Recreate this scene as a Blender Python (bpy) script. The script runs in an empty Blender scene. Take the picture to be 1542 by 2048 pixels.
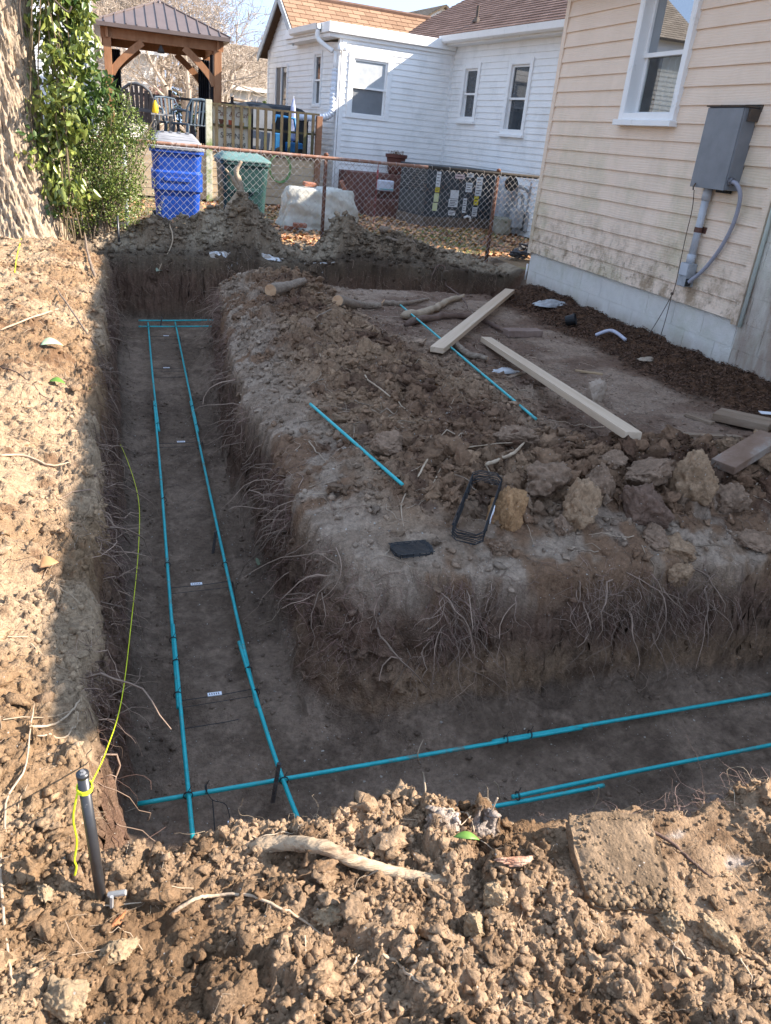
import bpy, math, random
import numpy as np
from mathutils import Vector, Matrix, Euler
R_=math.radians
SC=bpy.context.scene; COL=SC.collection
random.seed(7); RNG=np.random.default_rng(11)
# ---------------------------------------------------------------- camera
CAMH=1.5
RM=np.array([[0.9508318,0.04994597,-0.30565387],[-0.29610069,0.43591989,-0.8498813],[0.09079246,0.89859849,0.42927553]])
FPX=1565.0
cd=bpy.data.cameras.new('camera'); cam=bpy.data.objects.new('camera',cd); COL.objects.link(cam)
M4=Matrix([list(map(float,RM[i]))+[0.0] for i in range(3)]+[[0,0,0,1]]).normalized()
M4.translation=Vector((0,0,CAMH)); cam.matrix_world=M4
cd.sensor_fit='VERTICAL'; cd.sensor_height=36.0; cd.lens=FPX/2048*36.0
cd.clip_start=0.05; cd.clip_end=600
SC.camera=cam
# ---------------------------------------------------------------- light
SUN_AZ=R_(-18.0)      # direction TO the sun measured from +x
SUN_EL=R_(33.0)
SC.world=bpy.data.worlds.new('World'); SC.world.use_nodes=True
wn=SC.world.node_tree; bg=wn.nodes['Background']
sky=wn.nodes.new('ShaderNodeTexSky'); sky.sky_type='NISHITA'; sky.sun_disc=False
sky.sun_elevation=SUN_EL; sky.sun_rotation=math.pi/2-SUN_AZ
sky.air_density=1.0; sky.dust_density=0.0; sky.ozone_density=1.0
tcw=wn.nodes.new('ShaderNodeTexCoord'); vmw=wn.nodes.new('ShaderNodeVectorMath'); vmw.operation='ADD'; vmw.inputs[1].default_value=(0,0,.9)
vnw=wn.nodes.new('ShaderNodeVectorMath'); vnw.operation='NORMALIZE'; wn.links.new(tcw.outputs['Generated'],vmw.inputs[0]); wn.links.new(vmw.outputs[0],vnw.inputs[0]); wn.links.new(vnw.outputs[0],sky.inputs[0])
wmx=wn.nodes.new('ShaderNodeMix'); wmx.data_type='RGBA'; wmx.blend_type='MULTIPLY'; wmx.inputs[0].default_value=1; wmx.inputs[7].default_value=(1.25,1.0,.80,1)
wn.links.new(sky.outputs[0],wmx.inputs[6]); wn.links.new(wmx.outputs[2],bg.inputs[0]); bg.inputs[1].default_value=0.15
sd=bpy.data.lights.new('sun','SUN'); sd.energy=2.45; sd.angle=R_(0.5); sd.color=(1.0,0.90,0.79)
so=bpy.data.objects.new('sun',sd); COL.objects.link(so)
sdir=Vector((math.cos(SUN_AZ)*math.cos(SUN_EL),math.sin(SUN_AZ)*math.cos(SUN_EL),math.sin(SUN_EL)))
so.rotation_euler=sdir.to_track_quat('Z','Y').to_euler(); so.location=sdir*50
SC.view_settings.view_transform='Standard'; SC.view_settings.look='None'
SC.view_settings.gamma=1.0; SC.view_settings.use_curve_mapping=False
SC.view_settings.exposure=2.55
SC.render.engine='CYCLES'
# ---------------------------------------------------------------- maths helpers
def ray(px,py): return RM@np.array([px-771.0,-(py-1024.0),-FPX])
def P(px,py,z=None,x=None,y=None):
    d=ray(px,py); o=np.array([0,0,CAMH])
    if z is not None: t=(z-CAMH)/d[2]
    elif x is not None: t=x/d[0]
    else: t=y/d[1]
    return Vector((o+d*t).tolist())
def _h(ix,iy,s):
    n=(ix.astype(np.int64)*374761393+iy.astype(np.int64)*668265263+s*1442695041)&0xffffffff
    n=((n^(n>>13))*1274126177)&0xffffffff
    n=((n^(n>>16))*2246822519)&0xffffffff
    return ((n^(n>>15))&0xffffff)/float(0xffffff)
def vn(x,y,s=0):
    xi=np.floor(x); yi=np.floor(y); fx=x-xi; fy=y-yi
    fx=fx*fx*fx*(fx*(fx*6-15)+10); fy=fy*fy*fy*(fy*(fy*6-15)+10)
    a=_h(xi,yi,s); b=_h(xi+1,yi,s); c=_h(xi,yi+1,s); d=_h(xi+1,yi+1,s)
    return (a*(1-fx)+b*fx)*(1-fy)+(c*(1-fx)+d*fx)*fy
def fbm(x,y,s=0,o=4,g=0.5):
    r=0;a=1;t=0
    for i in range(o):
        r=r+a*(vn(x,y,s+i*17)-0.5); t+=a; a*=g; x=x*2.03+5.1; y=y*2.03+1.7
    return r/t*2
def worley(x,y,s=0):
    xi=np.floor(x); yi=np.floor(y); best=np.full(np.shape(x),9.0); rid=np.zeros(np.shape(x))
    for dx in (-1,0,1):
        for dy in (-1,0,1):
            cx=xi+dx; cy=yi+dy
            px=cx+_h(cx,cy,s+1); py=cy+_h(cx,cy,s+2)
            d=(px-x)**2+(py-y)**2; m=d<best
            best=np.where(m,d,best); rid=np.where(m,_h(cx,cy,s+3),rid)
    return np.sqrt(best),rid
def vn3(x,y,z,s=0):
    zi=np.floor(z); f=z-zi; f=f*f*(3-2*f)
    a=vn(x+zi*17.13,y+zi*9.71,s); b=vn(x+(zi+1)*17.13,y+(zi+1)*9.71,s); return a*(1-f)+b*f
def fbm3(x,y,z,s=0,o=4,g=.5):
    r=0;a=1;t=0
    for i in range(o): r=r+a*(vn3(x,y,z,s+i*13)-.5); t+=a; a*=g; x=x*2.03+3.1; y=y*2.03+1.7; z=z*2.03+2.3
    return r/t*2
def chunk(x,y,s=0,edge=.22):
    # angular broken pieces: random height and tilt per cell, creviced borders
    xi=np.floor(x); yi=np.floor(y); f1=np.full(np.shape(x),9.0); f2=f1.copy(); rid=np.zeros(np.shape(x)); ox=rid.copy(); oy=rid.copy(); ta=rid.copy()
    for dx in (-1,0,1):
        for dy in (-1,0,1):
            cx=xi+dx; cy=yi+dy; px=cx+_h(cx,cy,s+1); py=cy+_h(cx,cy,s+2); d=np.hypot(px-x,py-y); m=d<f1
            f2=np.where(m,f1,np.minimum(f2,d)); f1=np.where(m,d,f1); rid=np.where(m,_h(cx,cy,s+3),rid); ta=np.where(m,_h(cx,cy,s+4),ta); ox=np.where(m,x-px,ox); oy=np.where(m,y-py,oy)
    a=ta*6.283; t=(ox*np.cos(a)+oy*np.sin(a))
    return sst(0,edge,f2-f1)*(.25+.75*rid+.9*t*rid),rid
def sst(a,b,x):
    t=np.clip((x-a)/(b-a),0,1); return t*t*(3-2*t)
def G(x,y,cx,cy,sx,sy=None): 
    sy=sy or sx
    return np.exp(-((x-cx)/sx)**2-((y-cy)/sy)**2)
# ---------------------------------------------------------------- mesh helpers
def link(name,me,mat=None,parent=None):
    o=bpy.data.objects.new(name,me); COL.objects.link(o)
    if mat is not None: me.materials.append(mat)
    if parent is not None: o.parent=parent
    return o
def tag(o,label=None,cat=None,group=None,kind=None):
    if label: o['label']=label
    if cat: o['category']=cat
    if group: o['group']=group
    if kind: o['kind']=kind
    return o
def thing(name,label,cat,loc=(0,0,0),rz=0.0,group=None):
    o=bpy.data.objects.new(name,None); COL.objects.link(o); o.location=loc; o.rotation_euler=(0,0,rz)
    o.empty_display_size=0.1
    return tag(o,label,cat,group)
class MB:
    def __init__(s): s.v=[]; s.f=[]
    def add(s,vs,fs):
        b=len(s.v); s.v+= [tuple(v) for v in vs]; s.f+=[tuple(i+b for i in f) for f in fs]; return s
    def box(s,x0,x1,y0,y1,z0,z1,M=None):
        vs=[Vector(p) for p in ((x0,y0,z0),(x1,y0,z0),(x1,y1,z0),(x0,y1,z0),(x0,y0,z1),(x1,y0,z1),(x1,y1,z1),(x0,y1,z1))]
        if M is not None: vs=[M@v for v in vs]
        return s.add(vs,[(0,3,2,1),(4,5,6,7),(0,1,5,4),(1,2,6,5),(2,3,7,6),(3,0,4,7)])
    def bar(s,a,b,w,h,up=(0,0,1)):
        a=Vector(a);b=Vector(b);d=(b-a).normalized(); up=Vector(up)
        r=d.cross(up); 
        if r.length<1e-4: r=d.cross(Vector((1,0,0)))
        r.normalize(); u=r.cross(d).normalized()
        vs=[]
        for p in (a,b):
            for (i,j) in ((-1,-1),(1,-1),(1,1),(-1,1)): vs.append(p+r*i*w/2+u*j*h/2)
        return s.add(vs,[(3,2,1,0),(4,5,6,7),(0,1,5,4),(1,2,6,5),(2,3,7,6),(3,0,4,7)])
    def quad(s,*p): return s.add(p,[tuple(range(len(p)))])
    def tube(s,pts,r,n=8,cap=True,jit=0.0):
        pts=[Vector(p) for p in pts]; k=len(pts)
        rr=r if isinstance(r,(list,tuple)) else [r]*k
        ref=None; base=len(s.v)
        for i,p in enumerate(pts):
            d=(pts[min(i+1,k-1)]-pts[max(i-1,0)])
            if d.length<1e-9: d=Vector((0,0,1))
            d.normalize()
            if ref is None:
                ref=d.orthogonal().normalized()
            ref=(ref-d*ref.dot(d))
            if ref.length<1e-6: ref=d.orthogonal()
            ref.normalize(); bi=d.cross(ref)
            for j in range(n):
                a=2*math.pi*j/n; q=rr[i]*(1+(random.uniform(-jit,jit) if jit else 0))
                s.v.append(tuple(p+(ref*math.cos(a)+bi*math.sin(a))*q))
        for i in range(k-1):
            for j in range(n):
                a=base+i*n+j; b=base+i*n+(j+1)%n
                s.f.append((a,b,b+n,a+n))
        if cap:
            s.f.append(tuple(base+j for j in range(n))[::-1]); s.f.append(tuple(base+(k-1)*n+j for j in range(n)))
        return s
    def lathe(s,prof,c=(0,0,0),n=20,cap=True):
        base=len(s.v)
        for (r,z) in prof:
            for j in range(n):
                a=2*math.pi*j/n; s.v.append((c[0]+r*math.cos(a),c[1]+r*math.sin(a),c[2]+z))
        for i in range(len(prof)-1):
            for j in range(n):
                a=base+i*n+j; b=base+i*n+(j+1)%n; s.f.append((a,b,b+n,a+n))
        if cap:
            s.f.append(tuple(base+j for j in range(n))[::-1]); s.f.append(tuple(base+(len(prof)-1)*n+j for j in range(n)))
        return s
    def build(s,name,mat=None,parent=None,smooth=False,bevel=0.0,world=True):
        me=bpy.data.meshes.new(name)
        vs=s.v
        if parent is not None and world:
            inv=wmat(parent).inverted(); vs=[tuple(inv@Vector(v)) for v in vs]
        me.from_pydata(vs,[],s.f); me.update()
        if smooth: me.polygons.foreach_set('use_smooth',[True]*len(me.polygons))
        o=link(name,me,mat,parent)
        if bevel>0:
            b=o.modifiers.new('bevel','BEVEL'); b.width=bevel; b.segments=2; b.limit_method='ANGLE'; b.angle_limit=R_(40)
        return o
def wmat(o):
    m=Matrix.Translation(o.location)@o.rotation_euler.to_matrix().to_4x4()
    return wmat(o.parent)@m if o.parent else m
def npmesh(name,V,F,mat=None,parent=None,smooth=False,col=None):
    me=bpy.data.meshes.new(name); V=np.asarray(V,np.float32); F=np.asarray(F,np.int32)
    k=F.shape[1]
    me.vertices.add(len(V)); me.vertices.foreach_set('co',V.ravel())
    me.loops.add(F.size); me.loops.foreach_set('vertex_index',F.ravel())
    me.polygons.add(len(F)); me.polygons.foreach_set('loop_start',np.arange(0,F.size,k,dtype=np.int32))
    me.polygons.foreach_set('loop_total',np.full(len(F),k,np.int32))
    if smooth: me.polygons.foreach_set('use_smooth',np.ones(len(F),bool))
    me.update(calc_edges=True)
    if col is not None:
        a=me.color_attributes.new('Col','FLOAT_COLOR','POINT')
        c=np.ones((len(V),4),np.float32); c[:,:3]=col; a.data.foreach_set('color',c.ravel())
    return link(name,me,mat,parent)
def copytree(o,parent=None,top=True):
    c=o.copy(); COL.objects.link(c)
    if parent is not None: c.parent=parent
    for ch in list(o.children): copytree(ch,c,False)
    return c
# ---------------------------------------------------------------- materials
def mk(name,c1,c2=None,scale=8.0,rough=0.8,bump=0.0,bscale=60.0,metal=0.0,c3=None,s3=1.5,t3=(0.55,0.7),stretch=(1,1,1),spec=0.3,attr=False,detail=6):
    m=bpy.data.materials.new(name); m.use_nodes=True; nt=m.node_tree; N=nt.nodes; L=nt.links
    b=N['Principled BSDF']; b.inputs['Roughness'].default_value=rough; b.inputs['Metallic'].default_value=metal
    b.inputs['Specular IOR Level'].default_value=spec
    tc=N.new('ShaderNodeTexCoord'); mp=N.new('ShaderNodeMapping'); mp.inputs['Scale'].default_value=stretch
    L.new(tc.outputs['Object'],mp.inputs[0])
    n1=N.new('ShaderNodeTexNoise'); n1.inputs['Scale'].default_value=scale; n1.inputs['Detail'].default_value=detail
    n1.inputs['Roughness'].default_value=0.65
    L.new(mp.outputs[0],n1.inputs[0])
    mx=N.new('ShaderNodeMix'); mx.data_type='RGBA'
    c2=c2 or c1
    mx.inputs[6].default_value=(*c1,1); mx.inputs[7].default_value=(*c2,1)
    mr=N.new('ShaderNodeMapRange'); mr.inputs[1].default_value=0.33; mr.inputs[2].default_value=0.67
    L.new(n1.outputs[0],mr.inputs[0]); L.new(mr.outputs[0],mx.inputs[0])
    out=mx.outputs[2]
    if attr:
        at=N.new('ShaderNodeAttribute'); at.attribute_name='Col'
        mm=N.new('ShaderNodeMix'); mm.data_type='RGBA'; mm.blend_type='MULTIPLY'; mm.inputs[0].default_value=1
        L.new(at.outputs[0],mm.inputs[6]); L.new(out,mm.inputs[7]); out=mm.outputs[2]
    if c3:
        n3=N.new('ShaderNodeTexNoise'); n3.inputs['Scale'].default_value=s3; n3.inputs['Detail'].default_value=8; n3.inputs['Roughness'].default_value=0.7
        L.new(mp.outputs[0],n3.inputs[0])
        r3=N.new('ShaderNodeMapRange'); r3.inputs[1].default_value=t3[0]; r3.inputs[2].default_value=t3[1]
        L.new(n3.outputs[0],r3.inputs[0])
        m3=N.new('ShaderNodeMix'); m3.data_type='RGBA'; L.new(r3.outputs[0],m3.inputs[0]); L.new(out,m3.inputs[6]); m3.inputs[7].default_value=(*c3,1); out=m3.outputs[2]
    L.new(out,b.inputs['Base Color'])
    if bump>0:
        nb=N.new('ShaderNodeTexNoise'); nb.inputs['Scale'].default_value=bscale; nb.inputs['Detail'].default_value=6; L.new(mp.outputs[0],nb.inputs[0])
        bp=N.new('ShaderNodeBump'); bp.inputs['Strength'].default_value=min(1,bump*1.0); bp.inputs['Distance'].default_value=0.01*max(1,bump)
        L.new(nb.outputs[0],bp.inputs['Height']); L.new(bp.outputs[0],b.inputs['Normal'])
    return m
def leafmat(name,c1,c2,rough=0.45,trans=0.25):
    m=mk(name,c1,c2,scale=9,rough=rough,spec=0.4); b=m.node_tree.nodes['Principled BSDF']
    b.inputs['Subsurface Weight'].default_value=0.0
    return m
# ================================================================ TERRAIN
def dens(segs):
    out=[segs[0][0]]
    for a,b,s in segs:
        n=max(1,int(round((b-a)/s))); out+=list(np.linspace(a,b,n+1)[1:])
    return np.array(out)
GX=dens([(-2.2,-1.0,.03),(-1.0,-.32,.0095),(-.32,.03,.005),(.03,.5,.009),(.5,.92,.0048),(.92,3.2,.0092),(3.2,5.1,.016)])
GY=dens([(.3,.62,.02),(.62,1.24,.0052),(1.24,1.52,.0038),(1.52,2.12,.0062),(2.12,2.62,.0045),(2.62,4.2,.0085),(4.2,8.4,.0145),(8.4,8.95,.009),(8.95,9.4,.02),(9.4,9.85,.0085),(9.85,11.3,.017)])
FLOOR=-.67
def pad_sdf(x,y):   # >0 inside the pad
    x=x-.24*sst(5.2,8.2,y)
    wob=.055*fbm(x*1.9,y*1.9,5,3)+.035*fbm(x*8,y*8,6,4)
    r=.34; qx=(.66+r)-x; qy=(2.36+r)-y
    far=8.62-y
    d=r-np.sqrt(np.maximum(qx,0)**2+np.maximum(qy,0)**2)
    d=np.where((qx<0)|(qy<0),np.minimum(x-.66,y-2.36),d)
    d=np.where((qx>0)&(qy>0),r-np.hypot(qx,qy),d)
    return np.minimum(d,far)+wob
def out_sdf(x,y):   # >0 inside the outer box of the trench
    wob=.05*fbm(x*1.3+3,y*1.3,8,3)+.045*fbm(x*6,y*6,9,4)
    near=1.35-.10*sst(.6,1.0,x)+.03*sst(1.4,3.0,x)
    return np.minimum(np.minimum(x+.1+.03*sst(2.2,5,y),y-near),9.62-y)+wob
def terr(x,y):
    dp=pad_sdf(x,y); do=out_sdf(x,y)
    # --- outer banks
    lb=.06+.13*sst(-.15,-.7,x)+.10*fbm(x*1.1,y*.9,21,4)+.03*fbm(x*6,y*5,22,4)
    near=sst(1.75,1.2,y)*sst(-.35,.1,x)
    u_=x+.030*fbm(x*26,y*26,301,3)+.008*fbm(x*90,y*90,303,2); v_=y+.030*fbm(x*26,y*26,302,3)+.008*fbm(x*90,y*90,304,2)
    w1,i1=chunk(u_*9,v_*9,31,.30); w2,i2=chunk(u_*22,v_*22,32,.30); w3,i3=chunk(u_*50,v_*50,33,.35); w4,i4=chunk(u_*95,v_*95,34,.4)
    amt=sst(-.15,.35,fbm(x*1.6,y*1.6,35,3)+.15)
    clod=.042*(i1>.5)*w1+.020*w2*(i2>.25)+.011*w3+.005*w4
    nb=.03*fbm(x*2.2,y*2.2,23,3)+.030-.065*sst(.5,.9,x)+.02*G(x,y,.2,1.3,.4,.2)+clod*(.22+.95*amt)-.012+.03*G(x,y,.55,1.02,.35,.2)+.012*fbm(x*18,y*18,28,3)
    crumb=.020*w2*(i2>.45)+.010*w3+.004*w4
    out=lb*(1-near)+nb*near+crumb*(1-near)+.018*fbm(x*13,y*11,24,3)*(1-near)
    back=sst(9.2,9.75,y)
    mound=.44*G(x,y,1.40,10.15,.42,.34)+.16*G(x,y,1.3,10.0,.8,.3)+.34*G(x,y,.50,10.15,.46,.3)+.30*G(x,y,2.70,10.15,.17,.26)+.30*G(x,y,2.86,10.08,.56,.36)+.24*G(x,y,3.75,10.12,.8,.33)+.05*G(x,y,4.8,10.2,.5,.3)+.2*G(x,y,-.5,10.1,.5,.35)
    bk=.0+.05*fbm(x*2,y*2,25,3)+mound*(1+.5*fbm(x*4,y*4,26,3))+.035*fbm(x*12,y*12,27,3)*(.4+2*mound)+clod*.8*(.3+2*mound)
    out=out*(1-back)+bk*back
    # --- pad top
    wh=sst(4.62,3.7,x)
    pile=.10*G(x,y,1.75,4.6,.75,1.3)+.16*G(x,y,1.35,6.6,.5,1.3)+.12*G(x,y,1.5,8.0,.5,.5)+.13*G(x,y,2.4,3.15,.75,.38)+.05*G(x,y,1.25,3.3,.35,.5)+.08*G(x,y,3.2,3.0,.7,.4)
    u_=x+.045*fbm(x*18,y*18,305,3)+.010*fbm(x*60,y*60,306,2); v_=y+.045*fbm(x*18,y*18,307,3)+.010*fbm(x*60,y*60,308,2)
    q1,j1=chunk(u_*6,v_*6,41,.3); q2,j2=chunk(u_*14,v_*14,42,.3); q3,j3=chunk(u_*34,v_*34,43,.35)
    rough=np.clip(pile*11,0,1)
    pc=.050*(j1>.45)*q1+.026*q2*(j2>.3)+.012*q3
    pad=.0+.02*fbm(x*1.5,y*1.5,51,3)+pile*(1+.5*fbm(x*3,y*3,52,3))+pc*(.09+.91*rough)+.012*fbm(x*14,y*14,53,3)
    pad=pad+.11*sst(4.05,4.6,x)*(1+.3*fbm(x*5,y*5,54,3))+.012*sst(3.7,4.2,x)*fbm(x*30,y*30,55,3)
    pad=pad-.05*sst(.35,0,dp)-.03*sst(.10,0,dp)
    # --- walls
    cw=G(x,y,.85,2.5,.33,.33)
    wp=.055+.13*cw; 
    tp=sst(wp,-wp*.75,dp+.020*fbm(x*22,y*22,61,3))
    to=sst(-.05,.075,do+.010*fbm(x*25,y*25,62,3))
    fl=FLOOR+0*x+.02*fbm(x*2,y*2,63,3)+.010*fbm(x*16,y*16,64,4)+.05*sst(.16,.0,do-.03)+.07*sst(-.3,-.05,dp)*(1+.8*fbm(x*7,y*7,66,2))+.005*q3+.03*np.clip(fbm(x*4,y*4,67,3)-.25,0,1)
    T=np.minimum(tp,to); fl=np.where((x>.08)&(x<.62)&(y>2.4)&(y<9.35),np.minimum(fl,-.635),fl)
    top=np.where(dp>-do*1.0,pad,out); top=np.where(do<0,out,np.where(dp>-.35,pad,out))
    z=top*(1-T)+fl*T
    # erosion on the walls
    wl=T*(1-T)*4
    z=z+wl*.05*fbm(x*11,y*11,65,3)
    e=np.minimum(np.minimum(x+2.2,5.1-x),np.minimum(11.3-y,y-.3+.0)); k=sst(.0,.25,e)
    z=z*k+.10*(1-k)
    return z,T,dp,do,rough,near,back
XX,YY=np.meshgrid(GX,GY)
ZZ,TT,DP,DO,RG,NR,BK=terr(XX,YY)
def interp(A,x,y):
    x=np.clip(x,GX[0],GX[-1]-1e-6); y=np.clip(y,GY[0],GY[-1]-1e-6)
    i=np.clip(np.searchsorted(GX,x,'right')-1,0,len(GX)-2); j=np.clip(np.searchsorted(GY,y,'right')-1,0,len(GY)-2)
    fx=(x-GX[i])/(GX[i+1]-GX[i]); fy=(y-GY[j])/(GY[j+1]-GY[j])
    if A.ndim==3: fx=fx[...,None]; fy=fy[...,None]
    return (A[j,i]*(1-fx)+A[j,i+1]*fx)*(1-fy)+(A[j+1,i]*(1-fx)+A[j+1,i+1]*fx)*fy
def hz(x,y): 
    if y>11.3 or x>5.1 or x<-2.2: return .10
    return float(interp(ZZ,np.float64(x),np.float64(y)))
def on(px,py,dz=0.0):
    d=ray(px,py); t=np.linspace(.3/np.linalg.norm(d),16/np.linalg.norm(d),2400)
    p=np.array([0,0,CAMH])[None]+d[None]*t[:,None]
    h=np.where((p[:,1]>GY[0])&(p[:,1]<11.3),interp(ZZ,p[:,0],p[:,1]),.1)
    m=np.where(p[:,2]<h)[0]; k=m[0] if len(m) else -1
    return Vector((float(p[k,0]),float(p[k,1]),float(h[k])+dz))
def lerp(a,b,t): return a*(1-t[...,None])+b*t[...,None]
FROST=[(P(a_,b_,z=.0).x,P(a_,b_,z=.0).y,s1_,s2_) for a_,b_,s1_,s2_ in ((885,1668,.07,.035),(965,1660,.05,.03),(1165,1730,.018,.06),(1490,1690,.07,.03),(1360,1650,.05,.02),(1445,1560,.06,.02))]
def soilcol(x,y,z,T,dp,do,rough,near,back):
    C=lambda r,g,b: np.array([r,g,b])*np.ones(np.shape(x)+(1,))
    n1=fbm(x*2.2,y*2.2,71,4); n2=fbm(x*9,y*9,72,4); n3=fbm(x*30,y*30,73,3)
    c=lerp(C(.25,.17,.105),C(.37,.28,.195),sst(-.3,.35,n1+.4*n2))       # left bank tan / pale
    c=lerp(c,C(.13,.075,.045),sst(.15,.5,n2-n1*.4)*.8)
    nc=lerp(C(.18,.118,.072),C(.32,.232,.160),sst(-.2,.45,n1+.5*n2))
    nc=lerp(nc,C(.09,.055,.033),sst(.15,.55,-n2+.2*n3)*.7)
    c=lerp(c,nc,near)
    bc=lerp(C(.20,.155,.115),C(.30,.255,.20),sst(-.2,.4,n1+.6*n2)); bc=lerp(bc,C(.10,.075,.055),sst(.1,.5,-n1+.4*n2))
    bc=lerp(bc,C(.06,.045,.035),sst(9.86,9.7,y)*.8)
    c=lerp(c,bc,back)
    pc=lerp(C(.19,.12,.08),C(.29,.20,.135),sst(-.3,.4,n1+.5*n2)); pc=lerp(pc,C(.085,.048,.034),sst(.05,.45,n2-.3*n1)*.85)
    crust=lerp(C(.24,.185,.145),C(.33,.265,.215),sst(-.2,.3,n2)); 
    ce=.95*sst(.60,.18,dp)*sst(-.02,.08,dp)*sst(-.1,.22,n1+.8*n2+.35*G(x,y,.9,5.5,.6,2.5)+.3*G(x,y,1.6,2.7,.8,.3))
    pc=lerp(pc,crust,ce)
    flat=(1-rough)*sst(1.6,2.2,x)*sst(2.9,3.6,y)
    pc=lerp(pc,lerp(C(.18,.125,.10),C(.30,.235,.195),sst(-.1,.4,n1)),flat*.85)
    mul=sst(3.75,4.1,x+.12*n2)*sst(2.0,2.6,y); pc=lerp(pc,lerp(C(.055,.03,.018),C(.11,.062,.038),sst(-.2,.3,n3)),mul)
    fr_=0*x
    for (px_,py_,sx_,sy_) in FROST: fr_=np.maximum(fr_,G(x,y,px_,py_,sx_,sy_))
    c=lerp(c,C(.40,.37,.36),.8*sst(.35,.85,fr_+.55*fbm(x*28,y*28,95,4)-.12)*(fr_>.12))
    onpad=(dp>-.1)&(do>-.0)
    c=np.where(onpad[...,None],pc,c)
    fl=lerp(C(.155,.115,.09),C(.225,.17,.135),sst(-.25,.35,n1*.8+.5*n2+.3*n3)); fl=lerp(fl,C(.07,.05,.04),sst(.12,.45,fbm(x*5+7,y*5,93,4)-.1*n3)*.4); fl=lerp(fl,C(.075,.058,.045),sst(.0,.25,dp+.35)*.0+sst(.22,.02,do)*.7)  # last mix darkens the floor along the outer wall foot as painted crevice shade
    n2=fbm3(x*7,y*7,z*10,91,4); n1=fbm3(x*2,y*2,z*3,92,3)
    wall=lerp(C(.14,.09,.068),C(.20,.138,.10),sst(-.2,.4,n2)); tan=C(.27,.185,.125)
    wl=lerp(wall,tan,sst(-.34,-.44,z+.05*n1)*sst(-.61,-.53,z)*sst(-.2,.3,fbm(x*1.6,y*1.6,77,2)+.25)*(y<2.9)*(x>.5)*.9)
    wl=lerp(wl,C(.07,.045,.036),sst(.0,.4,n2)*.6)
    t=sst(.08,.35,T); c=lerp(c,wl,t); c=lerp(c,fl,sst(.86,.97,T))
    return np.clip(c*(1+.16*n3[...,None])*np.array([1.05,.98,.88]),.01,1)
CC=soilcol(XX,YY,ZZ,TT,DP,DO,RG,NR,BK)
def soilmat(name,bump=1.0):
    m=mk(name,(.72,.72,.72),(1.22,1.22,1.22),scale=55,rough=.95,spec=.15,attr=True)
    nt=m.node_tree; N=nt.nodes; L=nt.links; b=N['Principled BSDF']; tc=N['Texture Coordinate']
    n=N.new('ShaderNodeTexNoise'); n.inputs['Scale'].default_value=70; n.inputs['Detail'].default_value=8; n.inputs['Roughness'].default_value=.75
    v=N.new('ShaderNodeTexVoronoi'); v.inputs['Scale'].default_value=120
    L.new(tc.outputs['Object'],n.inputs[0]); L.new(tc.outputs['Object'],v.inputs[0])
    ad=N.new('ShaderNodeMath'); ad.operation='MULTIPLY_ADD'; ad.inputs[1].default_value=-.45; L.new(v.outputs['Distance'],ad.inputs[0]); L.new(n.outputs[0],ad.inputs[2])
    bp=N.new('ShaderNodeBump'); bp.inputs['Strength'].default_value=.9; bp.inputs['Distance'].default_value=.012*bump
    L.new(ad.outputs[0],bp.inputs['Height']); L.new(bp.outputs[0],b.inputs['Normal'])
    # pale specks of grit
    v2=N.new('ShaderNodeTexVoronoi'); v2.inputs['Scale'].default_value=75; L.new(tc.outputs['Object'],v2.inputs[0])
    lt=N.new('ShaderNodeMath'); lt.operation='LESS_THAN'; lt.inputs[1].default_value=.16; L.new(v2.outputs['Distance'],lt.inputs[0])
    sx=N.new('ShaderNodeSeparateColor'); L.new(v2.outputs['Color'],sx.inputs[0])
    gt=N.new('ShaderNodeMath'); gt.operation='GREATER_THAN'; gt.inputs[1].default_value=.9; L.new(sx.outputs[0],gt.inputs[0])
    mu=N.new('ShaderNodeMath'); mu.operation='MULTIPLY'; L.new(lt.outputs[0],mu.inputs[0]); L.new(gt.outputs[0],mu.inputs[1])
    src=b.inputs['Base Color'].links[0].from_socket
    mx=N.new('ShaderNodeMix'); mx.data_type='RGBA'; L.new(mu.outputs[0],mx.inputs[0]); L.new(src,mx.inputs[6]); mx.inputs[7].default_value=(.42,.38,.33,1); L.new(mx.outputs[2],b.inputs['Base Color'])
    return m
SOIL=soilmat('soil'); CLOD=soilmat('clod_soil',.7)
nx,ny=len(GX),len(GY)
# sideways crumble so that the walls are not a pure height field
WLM=(TT*(1-TT)*4)
DX=WLM*(.045*fbm3(YY*9,ZZ*13,XX*4,81,4)+.02*fbm3(YY*34,ZZ*34,XX*20,83,2)); DY=WLM*(.045*fbm3(XX*9,ZZ*13,YY*4,82,4)+.02*fbm3(XX*34,ZZ*34,YY*20,84,2))
V=np.stack([XX+DX,YY+DY,ZZ],-1).reshape(-1,3)
ii=(np.arange(ny-1)[:,None]*nx+np.arange(nx-1)[None]).ravel()
F=np.stack([ii,ii+1,ii+nx+1,ii+nx],-1)
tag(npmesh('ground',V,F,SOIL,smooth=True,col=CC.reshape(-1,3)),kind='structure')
# the rest of the lot and the neighbouring yard
YM=mk('yard_ground',(.16,.105,.06),(.27,.18,.10),scale=14,rough=.95,bump=1.0,bscale=25,c3=(.13,.17,.04),s3=.8,t3=(.5,.62))
m=MB()
xs=[-150,-40,-12,-2.2,5.1,14,40,150]; ys=[-60,-10,.3,11.3,30,80,260]
for a in range(len(xs)-1):
    for b in range(len(ys)-1):
        if xs[a]==-2.2 and ys[b]==.3: continue
        m.quad((xs[a],ys[b],.1),(xs[a+1],ys[b],.1),(xs[a+1],ys[b+1],.1),(xs[a],ys[b+1],.1))
tag(m.build('yard',YM),kind='structure')
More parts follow.
